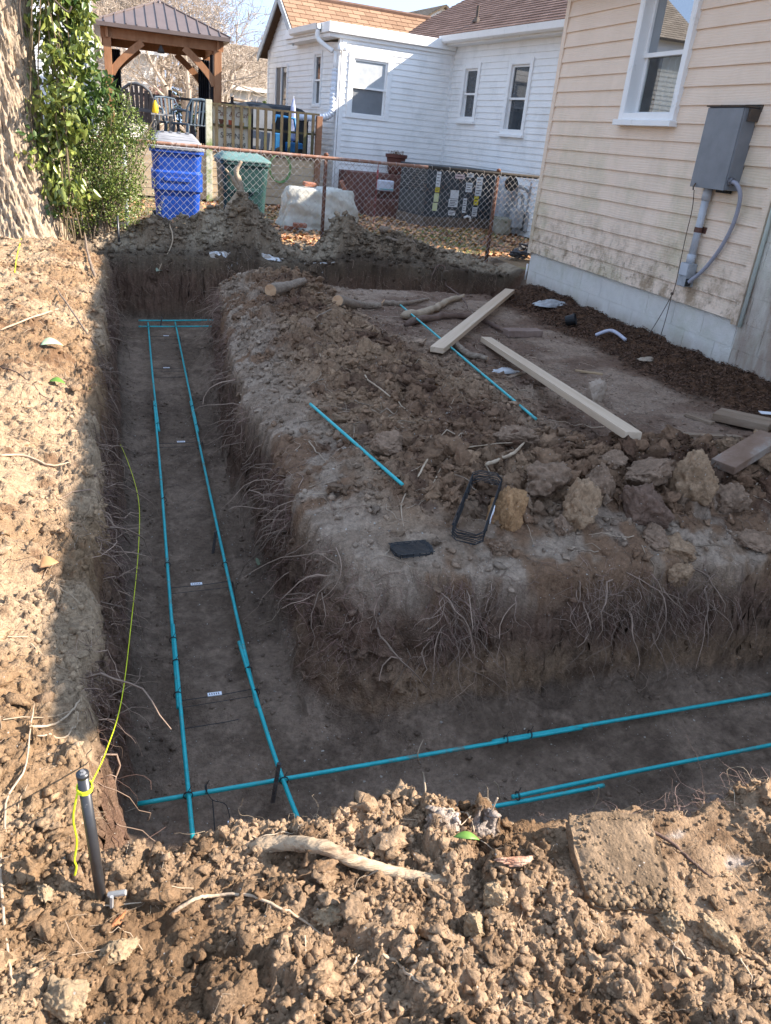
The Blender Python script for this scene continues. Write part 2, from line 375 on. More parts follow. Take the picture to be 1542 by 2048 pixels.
# ---------------------------------------------------------------- clods (uncountable crumbs)
def ico(sub):
    me=bpy.data.meshes.new('t'); import bmesh
    b=bmesh.new(); bmesh.ops.create_icosphere(b,subdivisions=sub,radius=1); b.to_mesh(me); b.free()
    v=np.array([p.co[:] for p in me.vertices]); f=np.array([p.vertices[:] for p in me.polygons]); bpy.data.meshes.remove(me); return v,f
I1=ico(1); I2=ico(2); I3=ico(3)
def rotm(n,rng=RNG):
    q=rng.normal(size=(n,4)); q/=np.linalg.norm(q,axis=1)[:,None]; w,x,y,z=q.T
    return np.stack([np.stack([1-2*(y*y+z*z),2*(x*y-z*w),2*(x*z+y*w)],-1),np.stack([2*(x*y+z*w),1-2*(x*x+z*z),2*(y*z-x*w)],-1),np.stack([2*(x*z-y*w),2*(y*z+x*w),1-2*(x*x+y*y)],-1)],1)
def lump(v,seed,amp=.3,fr=1.6):
    a=fbm3(v[:,0]*fr+seed*3.1,v[:,1]*fr+seed*7.7,v[:,2]*fr+seed,seed,3)
    b=fbm3(v[:,0]*fr*2.5+9,v[:,1]*fr*2.5+seed,v[:,2]*fr*2.5,seed+5,3)
    c=fbm3(v[:,0]*fr*6+4,v[:,1]*fr*6+seed,v[:,2]*fr*6,seed+9,2)
    return v*(1+amp*a+amp*.6*b+amp*.5*c)[:,None]
def scatter(name,pts,rad,ic,label=None,mat=None,colmul=1.0,sink=.25,flat=.75,nvar=14,amp=.55,cols=None,smooth=False,kind='stuff'):
    n=len(pts); v0,f0=ic; k=len(v0)
    def cutv(i):
        w=v0.copy(); rs=np.random.default_rng(900+i)
        for _ in range(9):
            nn=rs.normal(size=3); nn/=np.linalg.norm(nn); ex_=np.maximum(w@nn-rs.uniform(.30,.75),0); w=w-ex_[:,None]*nn
        return w*1.25
    var=np.stack([lump(v0,101+i,amp)[:,:]*0+cutv(i)*(np.linalg.norm(lump(v0,101+i,amp),axis=1))[:,None]*np.array([1,RNG.uniform(.65,1),RNG.uniform(.55,.9)]) for i in range(nvar)])
    vi=RNG.integers(0,nvar,n); Rm=rotm(n)
    vv=np.einsum('nij,nkj->nki',Rm,var[vi]); vv[...,2]*=flat
    vv=vv*rad[:,None,None]; z=interp(ZZ,pts[:,0],pts[:,1])
    vv+=np.stack([pts[:,0],pts[:,1],z+rad*(.5-sink)],-1)[:,None]
    if cols is None:
        cols=interp(CC,pts[:,0],pts[:,1])
    c=cols*(colmul*RNG.uniform(.75,1.25,(n,1))); c=np.repeat(c,k,0)
    FF=(f0[None]+(np.arange(n)*k)[:,None,None]).reshape(-1,3)
    o=npmesh(name,vv.reshape(-1,3),FF,mat or CLOD,smooth=smooth,col=np.clip(c,0,1)); 
    return tag(o,kind=kind,label=label)
def pick(n,x0,x1,y0,y1,fn,tries=1):
    x=RNG.uniform(x0,x1,n); y=RNG.uniform(y0,y1,n); return np.stack([x,y],-1)[RNG.uniform(size=n)<fn(x,y)]
def prad(n,a,b,p=2.2): return a+(b-a)*RNG.uniform(size=n)**p*1.0
def T_(x,y): return interp(TT,x,y)
nearf=lambda x,y:(T_(x,y)<.25)*(.18+.82*sst(-.15,.35,fbm(x*1.6,y*1.6,35,3)+.15))
SETS=[]
def sc_(pts,rad,ic,**k): SETS.append(scatter('soil_clods',pts,rad,ic,**k))
p=pick(42000,-.5,3.0,.5,1.45,nearf); sc_(p,prad(len(p),.002,.011,3.2),I1)
p=pick(3600,-.5,3.0,.55,1.42,nearf); sc_(p,prad(len(p),.007,.020,2.6),I2,amp=.8)
p=pick(420,-.4,3.0,.55,1.4,nearf); sc_(p,prad(len(p),.014,.036,2.6),I3,amp=.95)
p=pick(14000,-1.3,-.05,1.0,9.6,lambda x,y:(T_(x,y)<.3)*(.25+.75*sst(.0,.4,fbm(x*2,y*2,88,3)))*np.clip(3/y,.2,1)); sc_(p,prad(len(p),.0035,.019,3.2)*(1+.06*p[:,1]),I1)
p=pick(400,-1.3,-.15,1.0,9.6,lambda x,y:(T_(x,y)<.2)*.8); sc_(p,prad(len(p),.02,.05,2.5),I2,amp=.8,flat=.5,sink=.4)
p=pick(20000,.6,4.0,2.2,8.6,lambda x,y:np.clip(interp(RG,x,y)*1.1+.06,0,1)*(T_(x,y)<.4)); sc_(p,prad(len(p),.005,.026,3.2),I1)
p=pick(5200,.7,3.7,2.4,8.4,lambda x,y:np.clip(interp(RG,x,y)*1.1-.02,0,1)*(T_(x,y)<.3)); sc_(p,prad(len(p),.010,.034,2.4),I2,amp=.8)
p=pick(620,.7,3.7,2.4,8.4,lambda x,y:np.clip(interp(RG,x,y)*1.1-.1,0,1)*(T_(x,y)<.3)); sc_(p,prad(len(p),.025,.06,2.4),I3,amp=.75)
p=pick(1800,-.6,4.9,9.7,10.6,lambda x,y:(T_(x,y)<.4)*(.2+.8*sst(.1,.3,interp(ZZ,x,y)))); sc_(p,prad(len(p),.02,.06,2.4),I2,amp=.8)
p=pick(8000,-.8,4.9,9.55,10.9,lambda x,y:(T_(x,y)<.4)*(.35+.65*sst(.1,.3,interp(ZZ,x,y)))); sc_(p,prad(len(p),.010,.045,3.2),I1,amp=.6)
p=pick(24000,-.05,4.5,1.4,9.5,lambda x,y:(T_(x,y)>.93)*(.35*sst(-.1,.3,fbm(x*3,y*3,94,3))+.9*sst(.3,.05,np.minimum(interp(DO,x,y),-interp(DP,x,y))))); sc_(p,prad(len(p),.003,.017,3.0),I1,sink=.3)
p=pick(30000,-.3,4.6,1.2,9.9,lambda x,y:(T_(x,y)>.04)*(T_(x,y)<.95)); sc_(p,prad(len(p),.005,.022,2.6),I1,sink=.5)
p=pick(1500,-.3,4.6,1.2,9.9,lambda x,y:(T_(x,y)>.02)*(T_(x,y)<.9)); sc_(p,prad(len(p),.018,.045,2.6),I2,sink=.55,amp=.8)
p=pick(420,1.3,3.6,2.75,3.55,lambda x,y:(T_(x,y)<.1)*1.0); sc_(p,prad(len(p),.03,.075,1.8),I3,sink=.45,amp=.8,flat=.85)
# ================================================================ BUILDINGS
class Fr:   # wall frame: u along the wall, n outward, z up
    def __init__(s,o,u,n): s.o=Vector(o); s.u=Vector(u).normalized(); s.n=Vector(n).normalized()
    def __call__(s,u,z,n=0.0): return s.o+s.u*u+s.n*n+Vector((0,0,z))
    def M(s):
        return Matrix(((s.u.x,s.n.x,0,s.o.x),(s.u.y,s.n.y,0,s.o.y),(0,0,1,0),(0,0,0,1)))
def siding(mb,fr,u0,u1,z0,z1,c,ops=(),top=None,prot=.014,joints=0.0):
    """lap siding; ops=(ua,ub,za,zb) openings; top(z)->(umin,umax) clips for gables"""
    z=z0; k=0
    while z<z1-1e-4:
        ze=min(z+c,z1)
        cuts=[z,ze]+[q for o in ops for q in o[2:4] if z<q<ze]; cuts=sorted(set(cuts))
        for a,b in zip(cuts[:-1],cuts[1:]):
            ivs=[(u0,u1)]
            for (ua,ub,za,zb) in ops:
                if za<b-1e-6 and zb>a+1e-6:
                    nv=[]
                    for (p,q) in ivs:
                        if ub<=p or ua>=q: nv.append((p,q)); continue
                        if ua>p: nv.append((p,ua))
                        if ub<q: nv.append((ub,q))
                    ivs=nv
            for (p,q) in ivs:
                pa,qa,pb,qb=p,q,p,q
                if top:
                    la,ha=top(a); lb,hb=top(b); pa=max(p,la);qa=min(q,ha);pb=max(p,lb);qb=min(q,hb)
                    if qa-pa<.01: continue
                    if pb>qb: pb=qb=(pb+qb)/2
                na=prot*(1-(a-z)/c)+.002; nb_=prot*(1-(b-z)/c)+.002
                mb.quad(fr(pa,a,na),fr(qa,a,na),fr(qb,b,nb_),fr(pb,b,nb_))
                if a==z: mb.quad(fr(pa,a,0),fr(qa,a,0),fr(qa,a,na),fr(pa,a,na))
        z=ze
def fbox(mb,fr,u0,u1,z0,z1,n0,n1):
    vs=[fr(u,z,n) for (u,n,z) in ((u0,n0,z0),(u1,n0,z0),(u1,n1,z0),(u0,n1,z0),(u0,n0,z1),(u1,n0,z1),(u1,n1,z1),(u0,n1,z1))]
    f=[(0,3,2,1),(4,5,6,7),(0,1,5,4),(1,2,6,5),(2,3,7,6),(3,0,4,7)]
    if (fr.u.cross(fr.n)).z<0: f=[t[::-1] for t in f]
    mb.add(vs,f)
GLASS=mk('window_glass',(.035,.04,.045),(.05,.055,.06),rough=.04,spec=.9)
CLEAR=mk('clear_glass',(.9,.95,.95),rough=.0,spec=.5); CLEAR.node_tree.nodes['Principled BSDF'].inputs['Transmission Weight'].default_value=1.0
MIRR=mk('reflective_glass',(.05,.055,.06),rough=.02,spec=1.0)
_n=MIRR.node_tree; _g=_n.nodes.new('ShaderNodeBsdfGlossy'); _g.inputs['Roughness'].default_value=.01; _g.inputs['Color'].default_value=(.8,.85,.9,1); _x=_n.nodes.new('ShaderNodeMixShader'); _x.inputs[0].default_value=.42
_n.links.new(_n.nodes['Principled BSDF'].outputs[0],_x.inputs[1]); _n.links.new(_g.outputs[0],_x.inputs[2]); _n.links.new(_x.outputs[0],_n.nodes['Material Output'].inputs[0])
SCREEN=mk('insect_screen',(.10,.10,.11),(.14,.14,.15),scale=3,rough=.5,spec=.4)
BLIND=mk('blind_slats',(.38,.40,.41),(.48,.50,.51),rough=.6)
WHITE=mk('white_trim',(.80,.79,.77),(.85,.84,.82),scale=5,rough=.55,c3=(.55,.54,.50),s3=6,t3=(.6,.75))
def framebox(mb,fr,u0,u1,z0,z1,w,n0,n1):
    fbox(mb,fr,u0,u0+w,z0,z1,n0,n1); fbox(mb,fr,u1-w,u1,z0,z1,n0,n1)
    fbox(mb,fr,u0+w,u1-w,z1-w,z1,n0,n1-.001); fbox(mb,fr,u0+w,u1-w,z0,z0+w,n0,n1-.001)
def window(parent,fr,u0,u1,z0,z1,cas=.07,proud=.035,rec=.05,sill=True,low=None,up=None,label=None,cmat=None,two=True,meet=.5,blinds=False):
    """casing outside the opening (u0..u1,z0..z1); recessed double-hung sashes"""
    cmat=cmat or WHITE
    w=MB(); framebox(w,fr,u0-cas,u1+cas,z0-cas*.4,z1+cas,cas,.0,proud)
    # jamb liner
    fbox(w,fr,u0-.002,u0+.012,z0,z1,-rec-.03,proud-.004); fbox(w,fr,u1-.012,u1+.002,z0,z1,-rec-.03,proud-.004)
    fbox(w,fr,u0,u1,z1-.012,z1+.002,-rec-.03,proud-.004); fbox(w,fr,u0,u1,z0-.002,z0+.02,-rec-.03,proud-.004)
    wo=w.build('window',cmat,parent,bevel=.003)
    if label: wo['label']=label
    if sill:
        s=MB(); fbox(s,fr,u0-cas-.02,u1+cas+.02,z0-cas*.4-.045,z0-cas*.4+.004,.0,proud+.04); s.build('sill',cmat,wo,bevel=.004)
    zm=z0+(z1-z0)*meet; s=.035
    f=MB()
    framebox(f,fr,u0+.012,u1-.012,zm-.015,z1-.012,s,-rec,-rec+.03)
    framebox(f,fr,u0+.012,u1-.012,z0+.02,zm+.02,s,-rec-.028,-rec+.001) if two else None
    f.build('sash',cmat,wo)
    fbox(p:=MB(),fr,u0+.03,u1-.03,zm,z1-.03,-rec+.004,-rec+.010); p.build('pane',up or GLASS,wo)
    fbox(p:=MB(),fr,u0+.03,u1-.03,z0+.04,zm,-rec-.020,-rec-.014); p.build('pane',low or GLASS,wo)
    return wo
# ---------------- materials of the near house
def siding_mat():
    m=mk('cream_siding',(.76,.595,.455),(.805,.64,.50),scale=3,rough=.55,spec=.35,stretch=(1,1,1))
    nt=m.node_tree; N=nt.nodes; L=nt.links; b=N['Principled BSDF']; tc=N['Texture Coordinate']
    src=b.inputs['Base Color'].links[0].from_socket
    sp=N.new('ShaderNodeSeparateXYZ'); L.new(tc.outputs['Object'],sp.inputs[0])
    def stain(src,col,scale,lo,hi,z0,z1,amt,st=(1,1,1),seed=0):
        mp=N.new('ShaderNodeMapping'); mp.inputs['Scale'].default_value=st; mp.inputs['Location'].default_value=(seed,seed,seed); L.new(tc.outputs['Object'],mp.inputs[0])
        n=N.new('ShaderNodeTexNoise'); n.inputs['Scale'].default_value=scale; n.inputs['Detail'].default_value=9; n.inputs['Roughness'].default_value=.72; L.new(mp.outputs[0],n.inputs[0])
        r=N.new('ShaderNodeMapRange'); r.inputs[1].default_value=lo; r.inputs[2].default_value=hi; L.new(n.outputs[0],r.inputs[0])
        g=N.new('ShaderNodeMapRange'); g.inputs[1].default_value=z0; g.inputs[2].default_value=z1; g.inputs[3].default_value=0; g.inputs[4].default_value=amt; L.new(sp.outputs[2],g.inputs[0])
        mu=N.new('ShaderNodeMath'); mu.operation='MULTIPLY'; L.new(r.outputs[0],mu.inputs[0]); L.new(g.outputs[0],mu.inputs[1])
        mx=N.new('ShaderNodeMix'); mx.data_type='RGBA'; L.new(mu.outputs[0],mx.inputs[0]); L.new(src,mx.inputs[6]); mx.inputs[7].default_value=(*col,1)
        return mx.outputs[2]
    s=stain(src,(.44,.41,.24),1.8,.48,.66,2.3,1.0,.55,seed=3)
    s=stain(s,(.46,.38,.28),3.5,.46,.7,3.3,.5,.45,st=(1,1,.6),seed=9)
    s=stain(s,(.27,.18,.10),5,.46,.62,1.05,.5,.85,seed=5)
    s=stain(s,(.16,.11,.07),12,.54,.64,1.1,.5,.7,seed=8)
    L.new(s,b.inputs['Base Color'])
    w=N.new('ShaderNodeTexWave'); w.wave_type='BANDS'; w.bands_direction='Z'; w.inputs['Scale'].default_value=16; w.inputs['Distortion'].default_value=14; w.inputs['Detail'].default_value=4; w.inputs['Detail Scale'].default_value=.35
    mp=N.new('ShaderNodeMapping'); mp.inputs['Scale'].default_value=(.25,.25,1); L.new(tc.outputs['Object'],mp.inputs[0]); L.new(mp.outputs[0],w.inputs[0])
    bp=N.new('ShaderNodeBump'); bp.inputs['Strength'].default_value=.35; bp.inputs['Distance'].default_value=.003; L.new(w.outputs[0],bp.inputs['Height']); L.new(bp.outputs[0],b.inputs['Normal'])
    return m
CREAM=siding_mat()
def block_mat(name,base,base2,mortar,green,rust,zr):
    m=mk(name,base,base2,scale=5,rough=.85,spec=.2,bump=1.2,bscale=120)
    nt=m.node_tree; N=nt.nodes; L=nt.links; b=N['Principled BSDF']; tc=N['Texture Coordinate']
    src=b.inputs['Base Color'].links[0].from_socket
    cx=N.new('ShaderNodeSeparateXYZ'); L.new(tc.outputs['Object'],cx.inputs[0])
    cb=N.new('ShaderNodeCombineXYZ'); L.new(cx.outputs[1],cb.inputs[0]); L.new(cx.outputs[2],cb.inputs[1])
    def st(src,col,scale,lo,hi,z0,z1,amt,sc=(1,1,1)):
        mp=N.new('ShaderNodeMapping'); mp.inputs['Scale'].default_value=sc; L.new(tc.outputs['Object'],mp.inputs[0])
        n=N.new('ShaderNodeTexNoise'); n.inputs['Scale'].default_value=scale; n.inputs['Detail'].default_value=9; n.inputs['Roughness'].default_value=.7; L.new(mp.outputs[0],n.inputs[0])
        r=N.new('ShaderNodeMapRange'); r.inputs[1].default_value=lo; r.inputs[2].default_value=hi; L.new(n.outputs[0],r.inputs[0])
        g=N.new('ShaderNodeMapRange'); g.inputs[1].default_value=z0; g.inputs[2].default_value=z1; g.inputs[3].default_value=0; g.inputs[4].default_value=amt; L.new(cx.outputs[2],g.inputs[0])
        mu=N.new('ShaderNodeMath'); mu.operation='MULTIPLY'; L.new(r.outputs[0],mu.inputs[0]); L.new(g.outputs[0],mu.inputs[1])
        mx=N.new('ShaderNodeMix'); mx.data_type='RGBA'; L.new(mu.outputs[0],mx.inputs[0]); L.new(src,mx.inputs[6]); mx.inputs[7].default_value=(*col,1); return mx.outputs[2]
    s=src
    s=st(s,green,2.2,.50,.74,9,8.9,.8)
    s=st(s,rust,3.0,.30,.55,zr+.12,zr-.06,.95,(1,1.0,.35))
    s=st(s,(.50,.46,.40),4.0,.50,.66,.75,.7,.5,(1,3,.3)) if zr>.5 else s
    L.new(s,b.inputs['Base Color'])
    return m
BLK=block_mat('painted_block',(.68,.64,.58),(.77,.73,.67),None,(.55,.54,.42),(.30,.22,.15),.10)
BLK2=block_mat('stained_block',(.62,.58,.50),(.72,.68,.60),None,(.48,.52,.38),(.36,.27,.21),.78)
def blocks(mb,fr,u0,u1,z0,z1,off=0,bw=.40,bh=.203,g=.005,proud=.0):
    z=z0;r=0
    while z<z1-.01:
        ze=min(z+bh,z1); u=u0-((r%2)*bw/2+off)%bw
        while u<u1:
            a=max(u,u0);b=min(u+bw,u1)
            if b-a>.01:
                fbox(mb,fr,a+g/2,b-g/2,z+g/2,ze-g/2,-.02,proud)
            u+=bw
        z=ze;r+=1
    fbox(mb,fr,u0,u1,z0,z1,-.15,proud-.0045)
X0=4.6; YF=8.70; YN=5.07; YC=0.42; EZ=3.17
house=thing('house','cream lap sided house on a pale block foundation at the right of the pad','house',(X0,YC,0))
fr=Fr((X0,YF,0),(0,-1,0),(-1,0,0))       # u runs from the far corner towards the camera
zb=.455
m=MB(); siding(m,fr,.0,YF-YN,zb,EZ-.02,.1385,ops=[(YF-7.235,YF-6.475,1.865,2.915)],prot=.015)
m.build('siding',CREAM,house)
m=MB(); fbox(m,fr,-.012,.06,zb-.02,EZ-.02,.0,.024); m.build('corner_trim',CREAM,house,bevel=.004)
m=MB(); fbox(m,fr,YF-YN-.055,YF-YN+.01,zb-.03,EZ-.02,.0,.026); m.build('corner_trim',CREAM,house,bevel=.004)
m=MB(); blocks(m,fr,.02,YF-YN+.0,-.16,zb+.02,proud=-.012)
m.build('foundation',BLK,house,bevel=.0)
m=MB(); blocks(m,fr,YF-YN+.002,YF-YC,-.16,EZ-.02,off=.12,proud=-.010); m.build('block_wall',BLK2,house)
m=MB(); m.tube([fr(YF-YN+.04,.42,.012),fr(YF-YN+.04,1.8,.012),fr(YF-YN+.04,EZ-.05,.012)],.016,10); m.build('corner_caulk',mk('pale_green_paint',(.50,.56,.50),(.60,.64,.60),scale=12,rough=.7),house,smooth=True)
m=MB(); fbox(m,fr,YF-4.98,YF-4.2,1.235,1.285,-.01,.045); fbox(m,fr,YF-4.94,YF-4.88,1.28,2.3,-.01,.025); fbox(m,fr,YF-4.3,YF-4.24,1.28,2.3,-.01,.025); fbox(m,fr,YF-4.94,YF-4.24,2.3,2.36,-.01,.025)
w2=m.build('window',WHITE,house); m=MB(); fbox(m,fr,YF-4.88,YF-4.30,1.285,2.3,-.009,.004); m.build('pane',GLASS,w2)
window(house,fr,YF-7.22,YF-6.49,1.88,2.90,cas=.062,proud=.05,rec=.075,low=CLEAR,up=MIRR,meet=.50)
# behind the glass: a pale curtain in a dark room
m=MB(); n=26
for i in range(n):
    a=YF-7.10+(.58)*i/n; b=a+.58/n
    d0=.012*math.sin(i*1.4); d1=.012*math.sin((i+1)*1.4)
    m.quad(fr(a,1.90,-.19+d0),fr(b,1.90,-.19+d1),fr(b,2.45,-.19+d1),fr(a,2.45,-.19+d0))
m.build('curtain',mk('curtain_cloth',(.42,.41,.38),(.5,.49,.46),rough=.9),house)
# far gable end, rear mass and roof
m=MB(); m.box(X0+.45,X0+8,YC+.05,YF-.02,-.1,EZ-.03); m.build('inner_wall',mk('dark_interior',(.03,.03,.03),(.04,.04,.04)),house)
fe=Fr((X0+8,YF,0),(-1,0,0),(0,1,0)); m=MB(); siding(m,fe,0,8,zb,EZ+1.2,.1385,top=lambda z:(0,8) if z<EZ else ((z-EZ)/.45,8-(z-EZ)/.45)); m.build('siding',CREAM,house)
SHING=mk('brown_shingle',(.20,.12,.075),(.30,.19,.12),scale=30,rough=.95,bump=1,bscale=80)
m=MB(); ex=X0-.30
m.add([(ex,YC-.2,EZ),(ex,YF+.12,EZ),(X0+4,YF+.12,EZ+1.95),(X0+4,YC-.2,EZ+1.95),(X0+8.3,YF+.12,EZ),(X0+8.3,YC-.2,EZ),(ex,YC-.2,EZ-.10),(ex,YF+.12,EZ-.10),(X0+4,YF+.12,EZ+1.85),(X0+4,YC-.2,EZ+1.85),(X0+8.3,YF+.12,EZ-.10),(X0+8.3,YC-.2,EZ-.10)],
 [(0,3,2,1),(3,5,4,2),(6,7,8,9),(9,8,10,11),(0,1,7,6),(1,2,8,7),(2,4,10,8),(4,5,11,10),(5,3,9,11),(3,0,6,9)])
m.build('roof',SHING,house)
# ---- electrical box, conduit and cable on the wall (each fixed to the wall, each its own thing)
GREY=mk('grey_enamel',(.15,.16,.175),(.20,.21,.225),scale=6,rough=.42,spec=.5,c3=(.28,.28,.28),s3=5,t3=(.62,.8),bump=.15,bscale=8)
DKG=mk('dark_rust_metal',(.06,.05,.045),(.12,.085,.06),scale=20,rough=.8)
PVC=mk('grey_plastic_pipe',(.42,.44,.47),(.50,.52,.55),scale=6,rough=.45)
CAB=mk('grey_cable',(.27,.27,.31),(.33,.33,.38),scale=9,rough=.6)
BLACK=mk('black_tar',(.015,.015,.016),(.03,.03,.03),scale=30,rough=.5,bump=1,bscale=60)
eb=thing('electrical_box','large grey metal electrical box mounted high on the cream siding','electrical box',(X0,5.45,1.37))
m=MB(); m.box(4.465,4.592,5.45,5.87,1.375,1.95)
m.build('body',GREY,eb,bevel=.006)
m=MB(); m.box(4.455,4.464,5.455,5.865,1.372,1.945); m.build('cover',GREY,eb,bevel=.003)
m=MB(); m.box(4.448,4.59,5.44,5.88,1.952,1.962); m.box(4.59,4.6-.002,5.42,5.90,1.93,1.985); m.box(4.50,4.596,5.425,5.449,1.86,1.945)
m.build('top_flashing',DKG,eb)
m=MB(); m.box(4.52,4.58,5.50,5.62,1.352,1.374); m.build('sealant',BLACK,eb,bevel=.004)
m=MB(); m.tube([(4.5,5.452,1.44),(4.5,5.42,1.44)],[.034,.028],12); m.build('connector',mk('taped_connector',(.03,.03,.035),(.22,.22,.24),scale=70,rough=.35),eb,smooth=True)
m=MB(); m.tube([(4.448,5.79,1.40),(4.435,5.79,1.372),(4.44,5.79,1.35)],.006,6); m.build('latch',DKG,eb)
cp=thing('conduit_pipe','thick pale grey conduit running down from the electrical box','pipe',(4.55,5.72,.8))
m=MB(); m.tube([(4.545,5.74,1.374),(4.545,5.74,.80)],.030,16); m.build('pipe',PVC,cp,smooth=True)
m=MB(); m.tube([(4.545,5.74,.86),(4.545,5.74,.79)],.036,16); m.tube([(4.545,5.74,1.374),(4.545,5.74,1.28)],.036,16); m.build('collar',PVC,cp,smooth=True)
m=MB()
m.tube([(4.545,5.74,1.035),(4.545,5.74,1.075)],.033,14); m.box(4.585,4.592,5.69,5.795,1.03,1.08); m.build('strap',mk('rusty_strap',(.09,.04,.03),(.14,.07,.05),scale=30,rough=.7),cp)
jb=thing('junction_box','small grey junction box at the foot of the wall conduit','junction box',(4.55,5.72,.62))
m=MB(); m.box(4.50,4.585,5.685,5.795,.60,.79); m.build('body',mk('weathered_grey_box',(.26,.27,.28),(.40,.41,.42),scale=16,rough=.6,c3=(.12,.12,.11),s3=7,t3=(.55,.65)),jb,bevel=.005)
m=MB(); m.box(4.493,4.499,5.69,5.79,.69,.785); m.build('cover',PVC,jb,bevel=.002)
m=MB(); m.box(4.50,4.545,5.672,5.684,.61,.67); m.build('sealant',BLACK,jb)
cb=thing('grey_cable','thick grey cable looping from the electrical box down to the junction box','cable',(4.5,5.4,1.4))
def cr(pts,k=8):
    pts=[Vector(p) for p in pts]; out=[]
    for i in range(len(pts)-1):
        p0=pts[max(i-1,0)];p1=pts[i];p2=pts[i+1];p3=pts[min(i+2,len(pts)-1)]
        for j in range(k):
            t=j/k; out.append(.5*((2*p1)+(-p0+p2)*t+(2*p0-5*p1+4*p2-p3)*t*t+(-p0+3*p1-3*p2+p3)*t**3))
    out.append(pts[-1]); return out
m=MB(); m.tube(cr([(4.5,5.425,1.44),(4.50,5.36,1.42),(4.53,5.33,1.33),(4.555,5.36,1.15),(4.56,5.44,.95),(4.555,5.56,.77),(4.53,5.66,.66),(4.52,5.675,.645)]),.016,10); m.build('cable',CAB,cb,smooth=True)
gw=thing('ground_wire','thin dark ground wire hanging down the wall from the electrical box','wire',(4.5,6,1.3))
m=MB(); m.tube(cr([(4.45,5.79,1.35),(4.53,5.86,1.2),(4.555,5.89,1.0),(4.57,5.90,.8),(4.57,5.89,.6),(4.55,5.88,.50),(4.52,5.93,.3),(4.50,6.0,.12)]),.0035,5)
m.tube(cr([(4.55,5.88,.50),(4.54,5.87,.3),(4.52,5.86,.12)]),.0035,5); m.build('wire',DKG,gw)
m=MB(); m.box(4.545,4.562,5.875,5.895,.50,.52); m.build('clamp',DKG,gw)
# ================================================================ NEIGHBOUR'S HOUSE
VIN=mk('white_siding',(.80,.79,.77),(.85,.84,.82),scale=2.5,rough=.5,spec=.35,c3=(.62,.62,.60),s3=2.2,t3=(.5,.8))
def shingle_mat(name,a,b,dark,sx=1.0,rot=None):
    m=mk(name,a,b,scale=40,rough=.95,bump=.8,bscale=90,spec=.1)
    nt=m.node_tree; N=nt.nodes; L=nt.links; bs=N['Principled BSDF']; tc=N['Texture Coordinate']
    uv=N.new('ShaderNodeUVMap')
    br=N.new('ShaderNodeTexBrick'); br.inputs['Scale'].default_value=1; br.inputs['Brick Width'].default_value=.30; br.inputs['Row Height'].default_value=.14
    br.inputs['Mortar Size'].default_value=.010; br.inputs['Mortar Smooth'].default_value=.4; br.inputs['Color1'].default_value=(1,1,1,1); br.inputs['Color2'].default_value=(.62,.60,.58,1); br.inputs['Mortar'].default_value=(*dark,1)
    L.new(uv.outputs[0],br.inputs[0])
    src=bs.inputs['Base Color'].links[0].from_socket
    mm=N.new('ShaderNodeMix'); mm.data_type='RGBA'; mm.blend_type='MULTIPLY'; mm.inputs[0].default_value=.85; L.new(src,mm.inputs[6]); L.new(br.outputs[0],mm.inputs[7]); L.new(mm.outputs[2],bs.inputs['Base Color'])
    return m
SH1=shingle_mat('tan_brown_shingle',(.31,.19,.12),(.40,.26,.17),(.25,.22,.2))
SH2=shingle_mat('dark_brown_shingle',(.22,.14,.11),(.32,.21,.165),(.25,.22,.2))
SH3=shingle_mat('grey_brown_shingle',(.27,.215,.16),(.36,.29,.22),(.3,.28,.25))
def roofplane(name,mat,parent,pts,th=.06):
    """pts: eave a, eave b, ridge b, ridge a ; makes courses with real steps and UV in metres"""
    a,b,c,d=[Vector(p) for p in pts]; L_=((d-a).length+(c-b).length)/2; n=max(2,int(L_/.14)); nr=(b-a).cross(d-a).normalized()
    if nr.z<0: nr=-nr
    me=bpy.data.meshes.new(name); vs=[];fs=[];uv=[]
    inv=wmat(parent).inverted() if parent else Matrix()
    for i in range(n):
        t0=i/n;t1=(i+1)/n
        p0=a.lerp(d,t0)+nr*.014;p1=b.lerp(c,t0)+nr*.014;p2=b.lerp(c,t1)+nr*.002;p3=a.lerp(d,t1)+nr*.002
        k=len(vs); vs+=[inv@p for p in (p0,p1,p2,p3,p0-nr*.014,p1-nr*.014)]; fs+=[(k,k+1,k+2,k+3),(k+4,k+5,k+1,k)]
        u0=(p0-a).dot((b-a).normalized());u1=(p1-a).dot((b-a).normalized());u2=(p2-a).dot((b-a).normalized());u3=(p3-a).dot((b-a).normalized())
        uv+=[(u0,i*.14+.01),(u1,i*.14+.01),(u2,i*.14+.13),(u3,i*.14+.13),(u0,i*.14+.02),(u1,i*.14+.02),(u1,i*.14+.02),(u0,i*.14+.02)]
    k=len(vs); vs+=[inv@(p-nr*th) for p in (a,b,c,d)]+[inv@p for p in (a,b,c,d)]
    fs+=[(k,k+3,k+2,k+1),(k,k+1,k+5,k+4),(k+1,k+2,k+6,k+5),(k+2,k+3,k+7,k+6),(k+3,k,k+4,k+7)]; uv+=[(0,0)]*20
    me.from_pydata([tuple(v) for v in vs],[],fs); l=me.uv_layers.new(name='UVMap')
    for i,q in enumerate(uv): l.data[i].uv=q
    return link(name,me,mat,parent)
th=R_(7); U=Vector((math.cos(th),math.sin(th),0)); W=Vector((-math.sin(th),math.cos(th),0)); O=Vector((6.6,17,0))
def q(u,v,z): return O+U*u+W*v+Vector((0,0,z))
nh=thing('house','white sided neighbouring house with brown shingle roofs and a flat roofed corner room','house',q(0,0,.1))
f_b=Fr(q(-2.4,0,0),U,-W)      # bump front face, u 0..2.4
f_w=Fr(q(0,0,0),-W,-U)        # wing wall, u towards the camera
f_l=Fr(q(-2.4,3.2,0),-W,-U)   # left wall near part (v 3.2..0)
f_g=Fr(q(-2.45,4.7,0),-W,-U)
